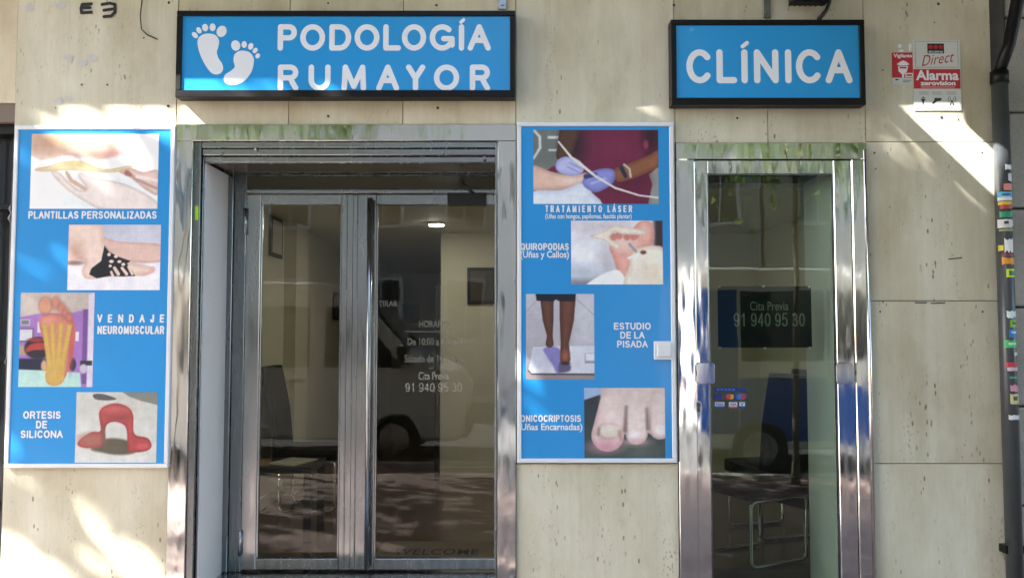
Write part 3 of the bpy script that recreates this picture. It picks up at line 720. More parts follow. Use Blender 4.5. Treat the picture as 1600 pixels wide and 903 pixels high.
for tx, ty, w_, bx in ((205,200,11,236),(243,198,11,256),(285,197,11,276),(326,203,12,296)):
    p.poly([(tx-w_,ty),(tx+w_,ty-2),(bx+12,390),(bx+10,470),(bx-14,470),(bx-12,390)], (210, 168, 74), 3, False, edge=(186, 140, 56), ew=6)
p.poly([(226,400),(300,400),(298,455),(285,480),(262,486),(236,476),(224,440)], (204, 160, 70), 4); p.ell(262, 410, 34, 60, (222, 180, 88), 30, .6)
p.build(yp, pb1)
p = Pic(356, 519, 738, 850, zB).vgrad((196, 196, 184), (206, 206, 200))
p.poly([(560,510),(750,510),(750,582),(660,560),(600,538)], (128, 130, 120), 5, False); p.poly([(435,530),(480,528),(545,550),(500,558),(445,552)], (92, 84, 84), 4)
p.poly([(430,785),(500,738),(605,748),(640,800),(560,814),(480,802)], (98, 88, 70), 10)
p.poly([(474,700),(464,620),(490,585),(545,572),(600,590),(625,630),(632,715),(695,735),(714,772),(690,795),(625,802),(604,790),(598,705),(582,672),(540,658),(505,668),(494,700),(496,750),(470,776),(400,780),(368,766),(380,740),(430,708)], (182, 72, 70), 4, edge=(150, 48, 52), ew=14)
p.ell(430, 745, 56, 32, (168, 106, 88), 16, .85); p.ell(485, 725, 10, 40, (110, 92, 72), 10, .7); p.ell(540, 600, 50, 14, (206, 104, 98), 14, .8); p.ell(675, 775, 30, 14, (216, 90, 96), 10, .8); p.ell(612, 700, 9, 60, (206, 70, 78), 8, .6); p.ell(560, 640, 50, 10, (140, 66, 60), 10, .6)
p.build(yp, pb1)
yt = yp - 0.0004
for t, a, b_, c, d, sp in (('PLANTILLAS PERSONALIZADAS', 44, 330, 245, 342, 1), ('VENDAJE', 152, 491, 257, 504, 1.75), ('NEUROMUSCULAR', 152, 509, 257, 522, 1), ('ORTESIS', 36, 642, 95, 654, 1), ('DE', 56, 657, 74, 669, 1), ('SILICONA', 32, 672, 98, 684, 1)):
    capitals(t, a, b_, c, d, yt, 'white_vinyl', pb1, 0.145, 0.0 if sp == 1 else 0.62)

pb2, yp = poster(808, 191, 1055, 723, DP, 'blue poster board between the two doorways with foot photos')
yp -= 0.0006
p = Pic(108, 75, 738, 448, zC).fill((126, 130, 122))
p.rect(90, 60, 250, 260, (112, 116, 108), 20); p.cap([(105,70,6),(140,110,7),(142,165,7),(110,218,6)], (206, 206, 200), 5)
p.rect(180, 106, 242, 120, (208, 208, 204), 5); p.rect(184, 172, 228, 183, (200, 200, 196), 5); p.rect(700, 250, 750, 460, (150, 148, 140), 12)
p.poly([(240,60),(750,60),(750,250),(690,300),(706,350),(682,460),(400,460),(400,380),(350,300),(170,285),(200,262),(240,250)], (118, 28, 62), 6, False)
p.ell(310, 150, 60, 90, (46, 18, 32), 40, .85); p.ell(700, 110, 40, 80, (50, 16, 34), 30, .8); p.ell(520, 160, 90, 70, (136, 34, 74), 60, .7); p.ell(580, 330, 90, 60, (96, 20, 52), 40, .7); p.ell(676, 150, 12, 22, (176, 60, 100), 8, .8)
p.poly([(250,70),(335,70),(318,150),(295,215),(228,222),(232,150)], (96, 58, 40), 6, edge=(66, 38, 26), ew=20)
p.poly([(745,178),(745,252),(690,285),(600,322),(530,334),(508,280),(600,242),(680,210)], (156, 94, 58), 6, edge=(120, 66, 40), ew=22)
p.cap([(552,268,10),(572,308,10)], (36, 42, 72), 4); p.cap([(565,250,5),(592,272,5),(598,312,5)], (206, 196, 180), 4)
p.poly([(108,255),(200,288),(300,308),(370,292),(378,318),(300,365),(250,374),(100,376),(90,300)], (228, 184, 162), 6, edge=(196, 146, 122), ew=20); p.ell(300, 330, 60, 20, (244, 216, 200), 16, .8)
p.poly([(100,388),(250,378),(355,345),(400,390),(436,460),(100,460)], (222, 228, 240), 6, edge=(190, 200, 222), ew=26)
p.poly([(220,262),(238,222),(290,213),(352,255),(356,288),(310,306),(245,292)], (186, 186, 232), 5, edge=(146, 146, 206), ew=20)
p.cap([(290,240,4),(345,270,4)], (150, 150, 205), 4); p.cap([(280,262,4),(335,288,4)], (150, 150, 205), 4)
p.poly([(374,302),(440,274),(505,274),(519,310),(500,350),(430,388),(385,376),(356,345)], (140, 142, 216), 5, edge=(104, 104, 184), ew=22); p.cap([(372,310,12),(420,300,10)], (60, 66, 120), 5); p.cap([(400,345,6),(470,320,6)], (172, 174, 236), 8)
p.cap([(235,135,4),(300,215,6),(335,240,10),(360,260,7),(420,308,6),(520,368,5),(640,405,4),(745,418,4)], (226, 222, 214), 3)
p.build(yp, pb2)
p = Pic(298, 532, 760, 853, zC).vgrad((226, 220, 226), (214, 214, 224))
p.ell(370, 700, 90, 60, (240, 240, 246), 50); p.ell(360, 800, 60, 30, (176, 186, 202), 40); p.ell(480, 740, 40, 60, (188, 180, 186), 40, .8); p.rect(290, 828, 420, 870, (120, 116, 126), 16, .8)
p.rect(716, 520, 770, 670, (66, 46, 50), 14); p.ell(440, 560, 120, 22, (206, 192, 196), 20, .8)
p.poly([(492,665),(520,600),(600,578),(640,542),(692,536),(716,580),(704,660),(625,705),(595,800),(578,870),(552,850),(510,720)], (238, 170, 150), 7, edge=(216, 130, 116), ew=30); p.ell(672, 580, 26, 36, (240, 190, 172), 16, .8); p.ell(570, 650, 50, 30, (246, 216, 204), 24, .8)
for q in ((512,614),(540,608),(580,613),(612,612),(626,606)): p.ell(q[0], q[1], 17, 19, (222, 132, 116), 6)
p.poly([(392,612),(470,582),(520,556),(600,568),(668,582),(662,602),(560,600),(520,590),(492,620),(543,652),(532,674),(500,660),(465,632)], (242, 226, 208), 5, edge=(212, 186, 166), ew=12)
p.poly([(370,870),(450,805),(540,783),(566,870)], (246, 246, 252), 6)
p.poly([(598,712),(650,668),(770,678),(770,870),(570,870),(592,760)], (246, 232, 212), 6, edge=(220, 196, 168), ew=24); p.ell(662, 692, 15, 10, (140, 60, 52), 6); p.cap([(592,650,6),(625,688,6)], (150, 160, 172), 4); p.cap([(590,720,7),(640,705,8)], (250, 240, 226), 5); p.ell(700, 800, 40, 50, (236, 216, 186), 30, .8)
p.build(yp, pb2)
p = Pic(66, 58, 387, 460, zD).vgrad((188, 184, 194), (168, 160, 166))
p.rect(300, 58, 400, 300, (200, 198, 206), 30, .8); p.rect(50, 400, 400, 470, (150, 136, 134), 16); p.cap([(60,150,2),(110,95,2)], (160, 156, 166), 4); p.cap([(300,80,2),(390,160,2)], (160,156,166), 4)
p.poly([(98,312),(240,304),(395,304),(395,440),(92,438),(75,420)], (70, 66, 72), 3, False); p.poly([(98,308),(240,302),(395,302),(395,432),(92,430),(77,412)], (208, 208, 218), 3, False)
p.poly([(100,318),(200,312),(200,400),(95,405)], (190, 188, 206), 6, False, op=.6); p.poly([(148,315),(215,310),(270,390),(240,420),(212,432),(190,390),(165,355)], (132, 122, 190), 8); p.poly([(226,380),(272,390),(270,420),(220,425)], (96, 84, 120), 8); p.rect(342, 336, 395, 384, (150, 148, 156), 3); p.rect(346, 338, 395, 372, (218, 218, 224), 3)
p.cap([(165,85,31),(170,180,25),(178,255,13),(177,292,18)], (112, 66, 48), 4, edge=(74, 40, 30), ew=22)
p.cap([(262,85,37),(258,180,33),(248,290,19),(250,364,24)], (120, 66, 46), 4, edge=(78, 40, 30), ew=26); p.ell(250, 350, 18, 26, (176, 96, 66), 12, .8); p.ell(250, 384, 22, 8, (60, 36, 40), 6)
p.poly([(110,50),(302,50),(298,94),(222,92),(206,84),(196,94),(116,90)], (28, 26, 40), 4, False)
p.build(yp, pb2)
p = Pic(340, 499, 720, 828, zD).vgrad((44, 48, 58), (72, 84, 76))
p.poly([(330,490),(470,490),(450,520),(330,560)], (150, 176, 208), 6, False); p.ell(600, 800, 60, 40, (96, 104, 92), 40, .8)
p.poly([(448,490),(730,490),(730,720),(660,720),(600,690),(500,720),(400,660),(420,580)], (212, 188, 178), 6, edge=(190, 160, 150), ew=30)
p.cap([(690,560,44),(694,695,46)], (226, 200, 192), 4, edge=(186, 148, 140), ew=14); p.cap([(585,560,54),(586,712,52)], (232, 208, 200), 4, edge=(190, 150, 142), ew=16); p.cap([(478,580,66),(450,722,76)], (232, 204, 196), 4, edge=(204, 160, 158), ew=22)
p.ell(440, 775, 62, 26, (212, 140, 156), 22, .85); p.ell(500, 560, 60, 60, (224, 200, 188), 40); p.ell(620, 545, 100, 50, (216, 192, 182), 40); p.cap([(538,590,1),(532,700,3)], (90, 62, 58), 13); p.cap([(634,600,1),(640,690,3)], (96, 70, 66), 13)
p.ell(455, 706, 54, 38, (200, 152, 142), 14); p.ell(458, 702, 48, 31, (222, 206, 186), 9); p.ell(452, 694, 34, 14, (236, 226, 210), 14, .8); p.cap([(409,692,1),(406,716,1)], (120, 80, 66), 12); p.cap([(504,704,1),(512,742,1)], (160, 108, 102), 12)
p.ell(576, 729, 30, 33, (236, 220, 214), 10); p.ell(576, 720, 16, 14, (246, 238, 234), 12, .8); p.ell(576, 752, 24, 6, (206, 178, 174), 12); p.ell(698, 697, 25, 23, (238, 226, 220), 10); p.ell(586, 620, 22, 50, (242, 222, 212), 30, .7); p.ell(470, 610, 30, 50, (244, 222, 212), 40, .6); p.ell(694, 610, 18, 50, (240, 220, 210), 26, .6); p.ell(586, 755, 50, 16, (226, 170, 166), 16, .6)
p.build(yp, pb2)
yt = yp - 0.0004
for t, a, b_, c, d, sp, bo in (('TRATAMIENTO LÁSER', 852, 319, 988, 332, 1.45, .02), ('(Uñas con hongos, papilomas, fascitis plantar)', 852, 334, 987, 344, 1, .018), ('QUIROPODIAS', 813, 380, 889, 391, 1, .028), ('(Uñas y Callos)', 813, 392, 889, 406, 1, .028),
                         ('ESTUDIO', 959, 504, 1017, 515, 1, .028), ('DE LA', 969, 518, 1007, 529, 1, .028), ('PISADA', 964, 532, 1012, 543, 1, .028), ('ONICOCRIPTOSIS', 813, 648, 908, 659, 1, .028), ('Uñas Encarnadas)', 814, 661, 910, 675, 1, .028)):
    if t.isupper(): capitals(t, a, b_+(2 if 'Á' in t else 0), c, d, yt, 'white_vinyl', pb2, 0.14, 0.0 if sp == 1 else 0.3)
    else: lettering(t, a, b_, c, d, yt, 'white_vinyl', pb2, 0.022, sp)
# doorbell switch
x0, x1, z0, z1 = RX(1022, 533, 1054, 562, -DP-0.015)
db = thing('doorbell', ((x0+x1)/2, -DP, z0), 'white square doorbell button on the edge of the poster board', 'doorbell')
MB().box(x0, x1, -DP-0.012, -DP-0.001, z0, z1, 0.003).build('base_plate', 'white_frame', db)
MB().box(x0+0.017, x1-0.017, -DP-0.019, -DP-0.0125, z0+0.015, z1-0.015, 0.003).build('button', 'white_frame', db)

# ------------------------------------------------------------------ wide doorway: steel surround and double door
YD = 0.42
dd = thing('double_door', ((XA+XB)/2, YD, 0), 'wide glazed double door in polished steel surround with pull bar and opening hours', 'door')
ys = -0.012
MB().box(XA+0.001, XB-0.001, ys, 0.03, ZO1, ZT1-0.001, 0.002).build('surround', 'steel_polished', dd)
MB().box(XA+0.001, XA2, ys, 0.03, 0.0, ZO1-0.0015, 0.002).build('surround', 'steel_polished', dd)
MB().box(XB2, XB-0.001, ys, 0.03, 0.0, ZO1-0.0015, 0.002).build('surround', 'steel_polished', dd)
# shutter guides just inside the surround
gx = P(318, 250, 0.03).x
for x0, x1, nm in ((XA2+0.0005, gx, 'shutter_guide'), (XB2-0.012, XB2-0.0005, 'shutter_guide')):
    mb = MB(); mb.box(x0, x1-0.004 if x0 < 0 and x1-x0 > .02 else x1, 0.002, 0.022, 0.02, ZO1-0.002, 0.002); mb.box(x0, x1, 0.034, 0.052, 0.02, ZO1-0.002, 0.002)
    mb.build(nm, 'steel_dark', dd)
zr1, zr2, zr3 = P(540, 232, 0.02).z, P(540, 244, 0.03).z, P(540, 255, 0.05).z
mb = MB(); mb.box(gx, XB2-0.013, 0.004, 0.020, zr1, ZO1-0.002, 0.002); mb.box(gx, XB2-0.013, 0.010, 0.03, zr2, zr1-0.004, 0.004); mb.box(gx, XB2-0.013, 0.036, 0.075, zr3, zr2-0.002, 0.003)
mb.box(gx, XB2-0.013, 0.055, 0.085, zr2, ZO1-0.004)
mb.build('shutter_bottom_rail', 'steel_brushed', dd)
for px, py, r in ((345, 240, .011), (757, 247, .008)):
    c = P(px, py, 0.005); MB().cyl((c.x, -0.004, c.z), (c.x, 0.0095, c.z), r, 12).build('bolt', 'steel_brushed', dd)
for px, py in ((400, 233), (693, 238)):
    c = P(px, py, -0.01); MB().tube([(c.x, 0.008, c.z+0.004), (c.x-0.004, -0.014, c.z-0.002)], 0.0055, 8).build('catch_pin', 'steel_brushed', dd)
c = P(307, 333, 0.0); MB().box(c.x-0.008, c.x+0.010, 0.0005, 0.0018, c.z-0.037, c.z+0.037).build('green_label', 'green_sticker', dd)
# reveals
xr = gx + 0.006
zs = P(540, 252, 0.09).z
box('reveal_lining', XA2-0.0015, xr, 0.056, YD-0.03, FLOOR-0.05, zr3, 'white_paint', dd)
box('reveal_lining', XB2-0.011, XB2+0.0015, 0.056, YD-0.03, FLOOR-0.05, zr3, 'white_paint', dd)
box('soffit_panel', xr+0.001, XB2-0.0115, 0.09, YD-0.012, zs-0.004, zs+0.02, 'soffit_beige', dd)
# fixed frame
def dx(px, py=600): return P(px, py, YD).x
def dz(py, px=600): return P(px, py, YD).z
fx0, fx1 = P(359, 300, YD).x, P(386, 300, YD).x
zh0, zh1 = dz(303), zs-0.006
mb = MB(); mb.box(fx0-0.03, fx0+0.03, YD-0.028, YD+0.04, FLOOR-0.001, zh1, 0.003); mb.box(fx0+0.031, fx1, YD-0.012, YD+0.04, FLOOR-0.001, zh1, 0.003)
mb.build('jamb', 'steel_dark', dd)
MB().box(fx1+0.0005, XB2-0.013, YD+0.004, YD+0.02, zh0+0.0225, zh1-0.012).build('transom_pane', 'glass_smoke', dd)
MB().box(fx1+0.0005, XB2-0.013, YD-0.006, YD+0.03, zh1-0.0115, zh1, 0.002).build('transom_bead', 'steel_dark', dd)
mb = MB(); mb.box(fx1+0.0005, XB2-0.013, YD-0.02, YD+0.03, zh0, zh0+0.022, 0.003)
mb.build('head_rail', 'steel_brushed', dd)
MB().box(XB2-0.0125, XB2-0.001, YD-0.028, YD+0.04, FLOOR-0.001, zh1, 0.002).build('jamb', 'steel_dark', dd)
# threshold
mb = MB(); mb.box(XA2+0.001, XB2-0.001, 0.032, YD+0.044, 0.004, FLOOR-0.003, 0.004); mb.build('threshold', 'steel_brushed', dd)
# leaves
zt, zgt, zgb, zb = dz(304), dz(320), dz(872), dz(889)
def leaf(x0, g0, g1, x1):
    mb = MB(); mb.box(x0, g0, YD-0.010, YD+0.035, zb, zt-0.0015, 0.003)
    lf = mb.build('door_leaf', 'steel_brushed', dd)
    MB().box(g1, x1, YD-0.010, YD+0.035, zb, zt-0.0015, 0.003).build('stile', 'steel_brushed', lf)
    MB().box(g0+0.0005, g1-0.0005, YD-0.008, YD+0.033, zb, zgb, 0.003).build('rail', 'steel_brushed', lf)
    MB().box(g0+0.0005, g1-0.0005, YD-0.008, YD+0.033, zgt, zt-0.0015, 0.003).build('rail', 'steel_brushed', lf)
    b = 0.010
    mb = MB(); mb.box(g0+0.0005, g0+b, YD-0.004, YD+0.02, zgb+0.0005, zgt-0.0005, 0.002); mb.box(g1-b, g1-0.0005, YD-0.004, YD+0.02, zgb+0.0005, zgt-0.0005, 0.002)
    mb.build('glazing_bead', 'steel_brushed', lf)
    MB().box(g0+b, g1-b, YD+0.006, YD+0.013, zgb+0.0005, zgt-0.0005).build('pane', 'glass_clear', lf)
    return lf
xm = dx(553)
l1 = leaf(fx1+0.0015, dx(404), dx(532), xm-0.0015)
l2 = leaf(xm+0.0015, dx(586), dx(775), XB2-0.014)
mb = MB(); mb.box(dx(540)-0.004, dx(540)+0.004, YD-0.016, YD-0.0105, zb, zt-0.002, 0.002); mb.box(xm-0.012, xm+0.016, YD-0.020, YD-0.0108, zb+0.004, zt-0.004, 0.004)
mb.build('cover_strip', 'steel_brushed', dd)
xh = dx(578)
mb = MB(); mb.tube([(xh, YD-0.05, dz(885)), (xh, YD-0.05, dz(312))], 0.016, 14)
for zz_ in (dz(860), dz(590), dz(345)): mb.cyl((xh, YD-0.05, zz_), (xh, YD-0.008, zz_), 0.008, 8)
mb.build('pull_bar', 'steel_brushed', l2)
for py0, py1 in ((325, 366), (830, 868)):
    c0, c1 = P(386, py0, YD-0.03), P(386, py1, YD-0.03)
    mb = MB(); mb.cyl((fx1, YD-0.022, c0.z), (fx1, YD-0.022, c1.z), 0.011, 10); mb.build('hinge', 'steel_brushed', dd)
# door closer
x0, x1, z0, z1 = RX(699, 302, 760, 321, YD-0.05)
MB().box(x0, x1, YD-0.055, YD-0.0085, z0, z1, 0.003).build('door_closer', 'black_plastic', dd)
a, b_, c_ = P(742, 303, YD-0.04), P(727, 291, YD-0.06), P(722, 282, YD-0.015)
mb = MB(); mb.tube([a, b_], .007, 6); mb.tube([b_, c_], .006, 6); mb.cyl((b_.x, b_.y, b_.z-.008), (b_.x, b_.y, b_.z+.008), .011, 8); mb.box(c_.x-.012, c_.x+.012, YD-.025, YD-.0125, c_.z-.012, c_.z+.012)
mb.build('closer_arm', 'black_plastic', dd)
yg = YD+0.0052
for t, a, b_, c, d in (('TIRAR', 592, 470, 621, 479), ('HORARIO', 655, 501, 701, 511), ('De 10:00 a 20:00 h', 637, 528, 722, 539), ('Sábado de 10 a 14 h', 632, 554, 723, 566), ('Cita Previa', 654, 581, 701, 593), ('91 940 95 30', 633, 598, 722, 612)):
    if t[0] == '9': capitals(t, a, b_, c, d, yg, 'glass_text', l2, 0.075, name='digit')
    else: lettering(t, a, b_, c, d, yg, 'glass_text_faint' if b_ < 560 else 'glass_text', l2, 0.006)
x0, x1, z0, z1 = RX(633, 517.5, 702, 518.5, yg); MB().flat([(x0, z0), (x1, z0), (x1, z1), (x0, z1)], yg).build('rule_line', 'glass_text_faint', l2)

# ------------------------------------------------------------------ narrow doorway
sdn = thing('glass_door', ((XC+XD)/2, 0.0, 0), 'narrow single glass door in stepped polished steel frame', 'door')
zf1, zf2 = P(1205, 250).z, P(1205, 272).z
xc1, xd1 = P(1084, 260).x, P(1329, 260).x
MB().box(XC+0.001, XD-0.001, -0.014, 0.03, zf1, ZT2-0.001, 0.003).build('surround', 'steel_polished', sdn)
MB().box(XC+0.001, xc1, -0.014, 0.03, 0, zf1-0.0015, 0.003).build('surround', 'steel_polished', sdn)
MB().box(xd1, XD-0.001, -0.014, 0.03, 0, zf1-0.0015, 0.003).build('surround', 'steel_polished', sdn)
mb = MB(); mb.tube([(XD-0.012, -0.017, 0.0), (XD-0.012, -0.017, zf1+0.05)], 0.009, 10); mb.build('edge_bead', 'steel_polished', sdn)
lf = MB().box(xc1+0.0015, XC2, -0.002, 0.028, 0.03, zf1-0.003, 0.003).build('door_leaf', 'steel_polished', sdn)
MB().box(XD2, xd1-0.0015, -0.002, 0.028, 0.03, zf1-0.003, 0.003).build('stile', 'steel_polished', lf)
MB().box(XC2+0.0005, XD2-0.0005, -0.001, 0.027, zf2, zf1-0.003, 0.003).build('rail', 'steel_polished', lf)
MB().box(XC2+0.0005, XD2-0.0005, -0.001, 0.027, 0.03, 0.17, 0.003).build('rail', 'steel_polished', lf)
mb = MB(); mb.box(XC2+0.0005, XC2+0.006, 0.001, 0.014, 0.171, zf2-0.0005); mb.box(XD2-0.010, XD2-0.0005, 0.001, 0.014, 0.171, zf2-0.0005); mb.box(XC2+0.0065, XD2-0.0105, 0.001, 0.014, zf2-0.006, zf2-0.0005)
mb.build('glazing_gasket', 'steel_dark', lf)
MB().box(XC2+0.0065, XD2-0.0105, 0.015, 0.022, 0.171, zf2-0.0065).build('pane', 'glass_green', lf)
for a, b_, c, d in ((1090, 567, 1117, 600), (1307, 567, 1335, 600)):
    x0, x1, z0, z1 = RX(a, b_, c, d, -0.05)
    bm = bmesh.new(); bmesh.ops.create_cube(bm, size=1)
    for v in bm.verts: v.co = Vector(((x0+x1)/2+v.co.x*(x1-x0), -0.042+v.co.y*0.012, (z0+z1)/2+v.co.z*(z1-z0)))
    vert = [e for e in bm.edges if abs(e.verts[0].co.y-e.verts[1].co.y) > 0.005]
    bmesh.ops.bevel(bm, geom=vert, offset=0.016, segments=5, affect='EDGES', profile=0.5)
    bmesh.ops.bevel(bm, geom=[e for e in bm.edges if abs(e.verts[0].co.y-e.verts[1].co.y) < 1e-5], offset=0.002, segments=2, affect='EDGES', profile=0.5)
    mb = MB().bm(bm); xc_, zc_ = (x0+x1)/2, (z0+z1)/2; mb.cyl((xc_, -0.037, zc_), (xc_, -0.0025, zc_), 0.014, 12)
    mb.build('handle_plate', 'steel_plate', lf)
x0, x1, z0, z1 = RX(1086, 626, 1097, 646, -0.01)
mb = MB(); r = (x1-x0)/2; cx_ = (x0+x1)/2
mb.prism([(cx_+r*math.cos(t), z1-r+r*math.sin(t)) for t in [i*math.pi/8 for i in range(9)]] + [(cx_-r*math.cos(t), z0+r-r*math.sin(t)) for t in [i*math.pi/8 for i in range(9)]], -0.010, -0.0025)
lk = mb.build('lock_plate', 'steel_brushed', lf)
mb = MB(); mb.cyl((cx_, -0.016, z1-r-0.002), (cx_, -0.0105, z1-r-0.002), r*0.62, 14); mb.box(cx_-r*.33, cx_+r*.33, -0.015, -0.0105, z0+.008, z1-r-0.002); mb.build('lock_cylinder', 'iron_grey', lk)
MB().box(XC2-0.03, XD2+0.03, 0.035, 0.44, 0.004, 0.12, 0.004).build('threshold', 'kerb_stone', sdn)
for x0, x1 in ((XC2-0.0295, XC2-0.012), (XD2+0.006, XD2+0.0295)): box('reveal_lining', x0, x1, 0.035, 0.45, 0.121, P(1205, 262).z-0.002, 'white_paint', sdn)
# black notice board hung behind the pane
YB = 0.05
x0, x1, z0, z1 = RX(1122, 447, 1268, 543, YB)
nb = thing('notice_board', ((x0+x1)/2, YB, z0), 'black notice with phone number hanging behind the narrow door glass', 'notice')
box('board', x0, x1, YB, YB+0.006, z0, z1, 'black_plastic', nb)
lettering('Cita Previa', 1172, 471, 1232, 485, YB-0.001, 'glass_text', nb, 0.004)
capitals('91 940 95 30', 1146, 489, 1258, 510, YB-0.001, 'glass_text', nb, 0.075, name='digit')
for q in ((1124,448),(1193,447),(1265,448),(1125,543),(1195,544),(1266,543)):
    c = P(q[0], q[1], YB-0.004); MB().box(c.x-0.006, c.x+0.006, YB-0.006, YB-0.0005, c.z-0.005, c.z+0.005, 0.001).build('suction_clip', 'white_paint', nb)
# card payment sticker
yk = 0.0138
x0, x1, z0, z1 = RX(1115, 605, 1168, 640, yk)
cs = thing('payment_sticker', ((x0+x1)/2, yk, z0), 'sheet of small card payment stickers on the narrow door glass', 'sticker')
def lay(par, a, b_, c, d, y, col, nm='print', mat=None):
    x0, x1, z0, z1 = RX(a, b_, c, d, y); return MB().flat([(x0, z0), (x1, z0), (x1, z1), (x0, z1)], y).build(nm, mat or cmat(*col), par)
def disc(par, px, py, r, y, col, nm='print'):
    c = P(px, py, y); r = r/300; return MB().flat([(c.x+r*math.cos(t*math.pi/9), c.z+r*math.sin(t*math.pi/9)) for t in range(18)], y).build(nm, cmat(*col), par)
for a, b_, c, d, col in ((1115, 605.5, 1167, 611.5, (20, 52, 120)), (1115, 615, 1128, 624, (26, 44, 110)), (1132, 615, 1149, 624, (40, 50, 110)), (1150, 615, 1166, 624, (30, 90, 160)), (1117, 628, 1132, 637, (190, 205, 225)), (1139, 628, 1152, 637, (190, 205, 225)), (1155, 628, 1164, 637, (180, 200, 225))):
    lay(cs, a, b_, c, d, yk, col, 'card_print')
for a, b_, r, col in ((1138, 619.5, 4, (190, 60, 40)), (1143, 619.5, 4, (200, 150, 50)), (1155, 619.5, 4, (40, 110, 190)), (1161, 619.5, 4, (180, 50, 60))): disc(cs, a, b_, r, yk-0.0004-(a % 7)*0.00003, col, 'card_print')
lettering('VISA', 1118, 629.5, 1131, 633.5, yk-0.0004, cmat(26, 44, 120), cs, 0.02); lettering('VISA', 1140, 629.5, 1151, 633.5, yk-0.0004, cmat(26, 44, 120), cs, 0.02); lettering('V', 1157, 629, 1162, 634, yk-0.0004, cmat(26, 44, 120), cs, 0.02)
lay(cs, 1117, 634.2, 1132, 637, yk-0.0006, (40, 80, 160), 'card_print'); lay(cs, 1155, 634.2, 1164, 637, yk-0.0006, (40, 80, 160), 'card_print'); lay(cs, 1139, 634.5, 1152, 637, yk-0.0006, (190, 90, 90), 'card_print')
for i in range(5): lay(cs, 1120+i*6, 607, 1124+i*6, 610, yk-0.0006, (70, 110, 180), 'card_print')

# ------------------------------------------------------------------ alarm stickers on the stone
ya = -0.003
x0, x1, z0, z1 = RX(1393, 82, 1430, 133, ya)
va = thing('alarm_sticker', ((x0+x1)/2, ya, z0), 'small red guard warning sticker beside the silver alarm sticker', 'sticker')
lay(va, 1393, 82, 1427, 133, ya, (200, 208, 204), 'sheet'); lay(va, 1393.5, 82.5, 1426.8, 122, ya-0.0004, (186, 40, 50))
lettering('Vigilante', 1396, 84.5, 1425, 92, ya-0.0008, 'white_vinyl', va, 0.03)
mb = MB(); q = lambda a, b_: (P(a, b_, ya).x, P(a, b_, ya).z)
mb.flat([q(*t) for t in ((1403,104),(1419,104),(1417,112),(1412.5,117),(1412.5,122),(1409.5,122),(1409.5,117),(1404,112))], ya-0.0008)
mb.flat([q(*t) for t in ((1401,101),(1406,97),(1411,95),(1416,97),(1421,101),(1417,103),(1405,103))], ya-0.0009); mb.build('guard_emblem', 'white_vinyl', va)
lay(va, 1405.5, 105, 1416.5, 107.5, ya-0.0012, (186, 40, 50)); lay(va, 1414.5, 114.5, 1426.5, 121, ya-0.0008, (226, 226, 226)); lay(va, 1416, 116.5, 1425, 119.3, ya-0.0012, (186, 70, 80))
lay(va, 1399, 124, 1404, 126, ya-0.0008, (30, 30, 34)); lay(va, 1411, 125.5, 1424, 126.5, ya-0.0008, (90, 100, 100)); lay(va, 1411, 128, 1421, 129, ya-0.0008, (90, 100, 100))
for tp in (((1403.5,70),(1408,69),(1409,74),(1406,76),(1403,74)), ((1420,69),(1425,69),(1424,80),(1420,81)), ((1404,79),(1411,77.5),(1412,81.5),(1404,81.5))):
    MB().flat([q(*t) for t in tp], ya+0.0005).build('torn_remnant', 'white_vinyl', va)
ya2 = -0.0055
x0, x1, z0, z1 = RX(1427, 63, 1501, 173, ya2)
aa = thing('alarm_sticker', ((x0+x1)/2, ya2, z0), 'large silver and red alarm sticker beside the shorter blue sign', 'sticker')
MB().box(x0, x1, ya2, -0.0035, z0, z1).build('sheet', 'silver_print', aa)
y1_ = ya2-0.0004; y2_ = ya2-0.0009; y3_ = ya2-0.0013
for a, b_, c, d in ((1430, 64.8, 1497, 65.4), (1430, 105.4, 1497, 106), (1430, 65.4, 1430.6, 105.4), (1496.4, 65.4, 1497, 105.4)): lay(aa, a, b_, c, d, y1_, (110, 120, 120))
lay(aa, 1427.5, 108.5, 1500.5, 139, y1_, (186, 40, 50)); lay(aa, 1449, 68.5, 1475, 84, y1_, (26, 24, 28))
for cx_ in (1454, 1462, 1470): disc(aa, cx_, 74, 3.4, y2_, (178, 30, 44))
lettering('SECURITAS', 1451, 80, 1473, 83, y2_, 'white_vinyl', aa, 0.02)
me, co = text_mesh('Direct', 0.0, 1.05); co = co.copy(); co[:, 0] += co[:, 1]*0.35; co[:, 1] += co[:, 0]*0.11
x0, x1, z0, z1 = RX(1440, 84, 1491, 104, y1_); fit_text(me, co, x0, x1, z0, z1, y1_, cmat(170, 36, 56), aa)
lettering('Alarma', 1431, 110, 1498, 126, y2_, 'white_vinyl', aa, 0.03); lettering('zerovision', 1438, 127, 1493, 134, y2_, 'white_vinyl', aa, 0.04)
lay(aa, 1439, 136, 1492, 137.2, y2_, (230, 170, 160))
for a in (1436, 1456, 1479):
    for b_ in (144, 147): lay(aa, a, b_, a+15, b_+1, y1_, (150, 156, 152))
mb = MB(); mb.flat([q(*t) for t in ((1438,155),(1446,155),(1443,161),(1442.5,165),(1441.5,165),(1441,161))], y1_); mb.flat([q(*t) for t in ((1439,154),(1442,151.5),(1445,154))], y2_)
mb.flat([q(*t) for t in ((1460,153.5),(1471,154),(1470,158),(1464,159),(1457,164),(1456,161),(1459,158))], y1_)
mb.flat([q(*t) for t in ((1486.2,157),(1487.8,157),(1491,165.5),(1489,165.5),(1487,160),(1485,165.5),(1483,165.5))], y1_)
for r, w_ in ((3, .8), (6, .9)):
    for a0 in (-45, 135):
        pts = [(1487+r*math.cos(rad(a0+t)), 156+r*math.sin(rad(a0+t))) for t in range(0, 91, 15)]; stroke(mb, [q(*t) for t in pts], w_/300, y2_)
mb.build('pictograms', cmat(50, 54, 56), aa)
lay(aa, 1433, 168, 1490, 169, y1_, (130, 136, 132))

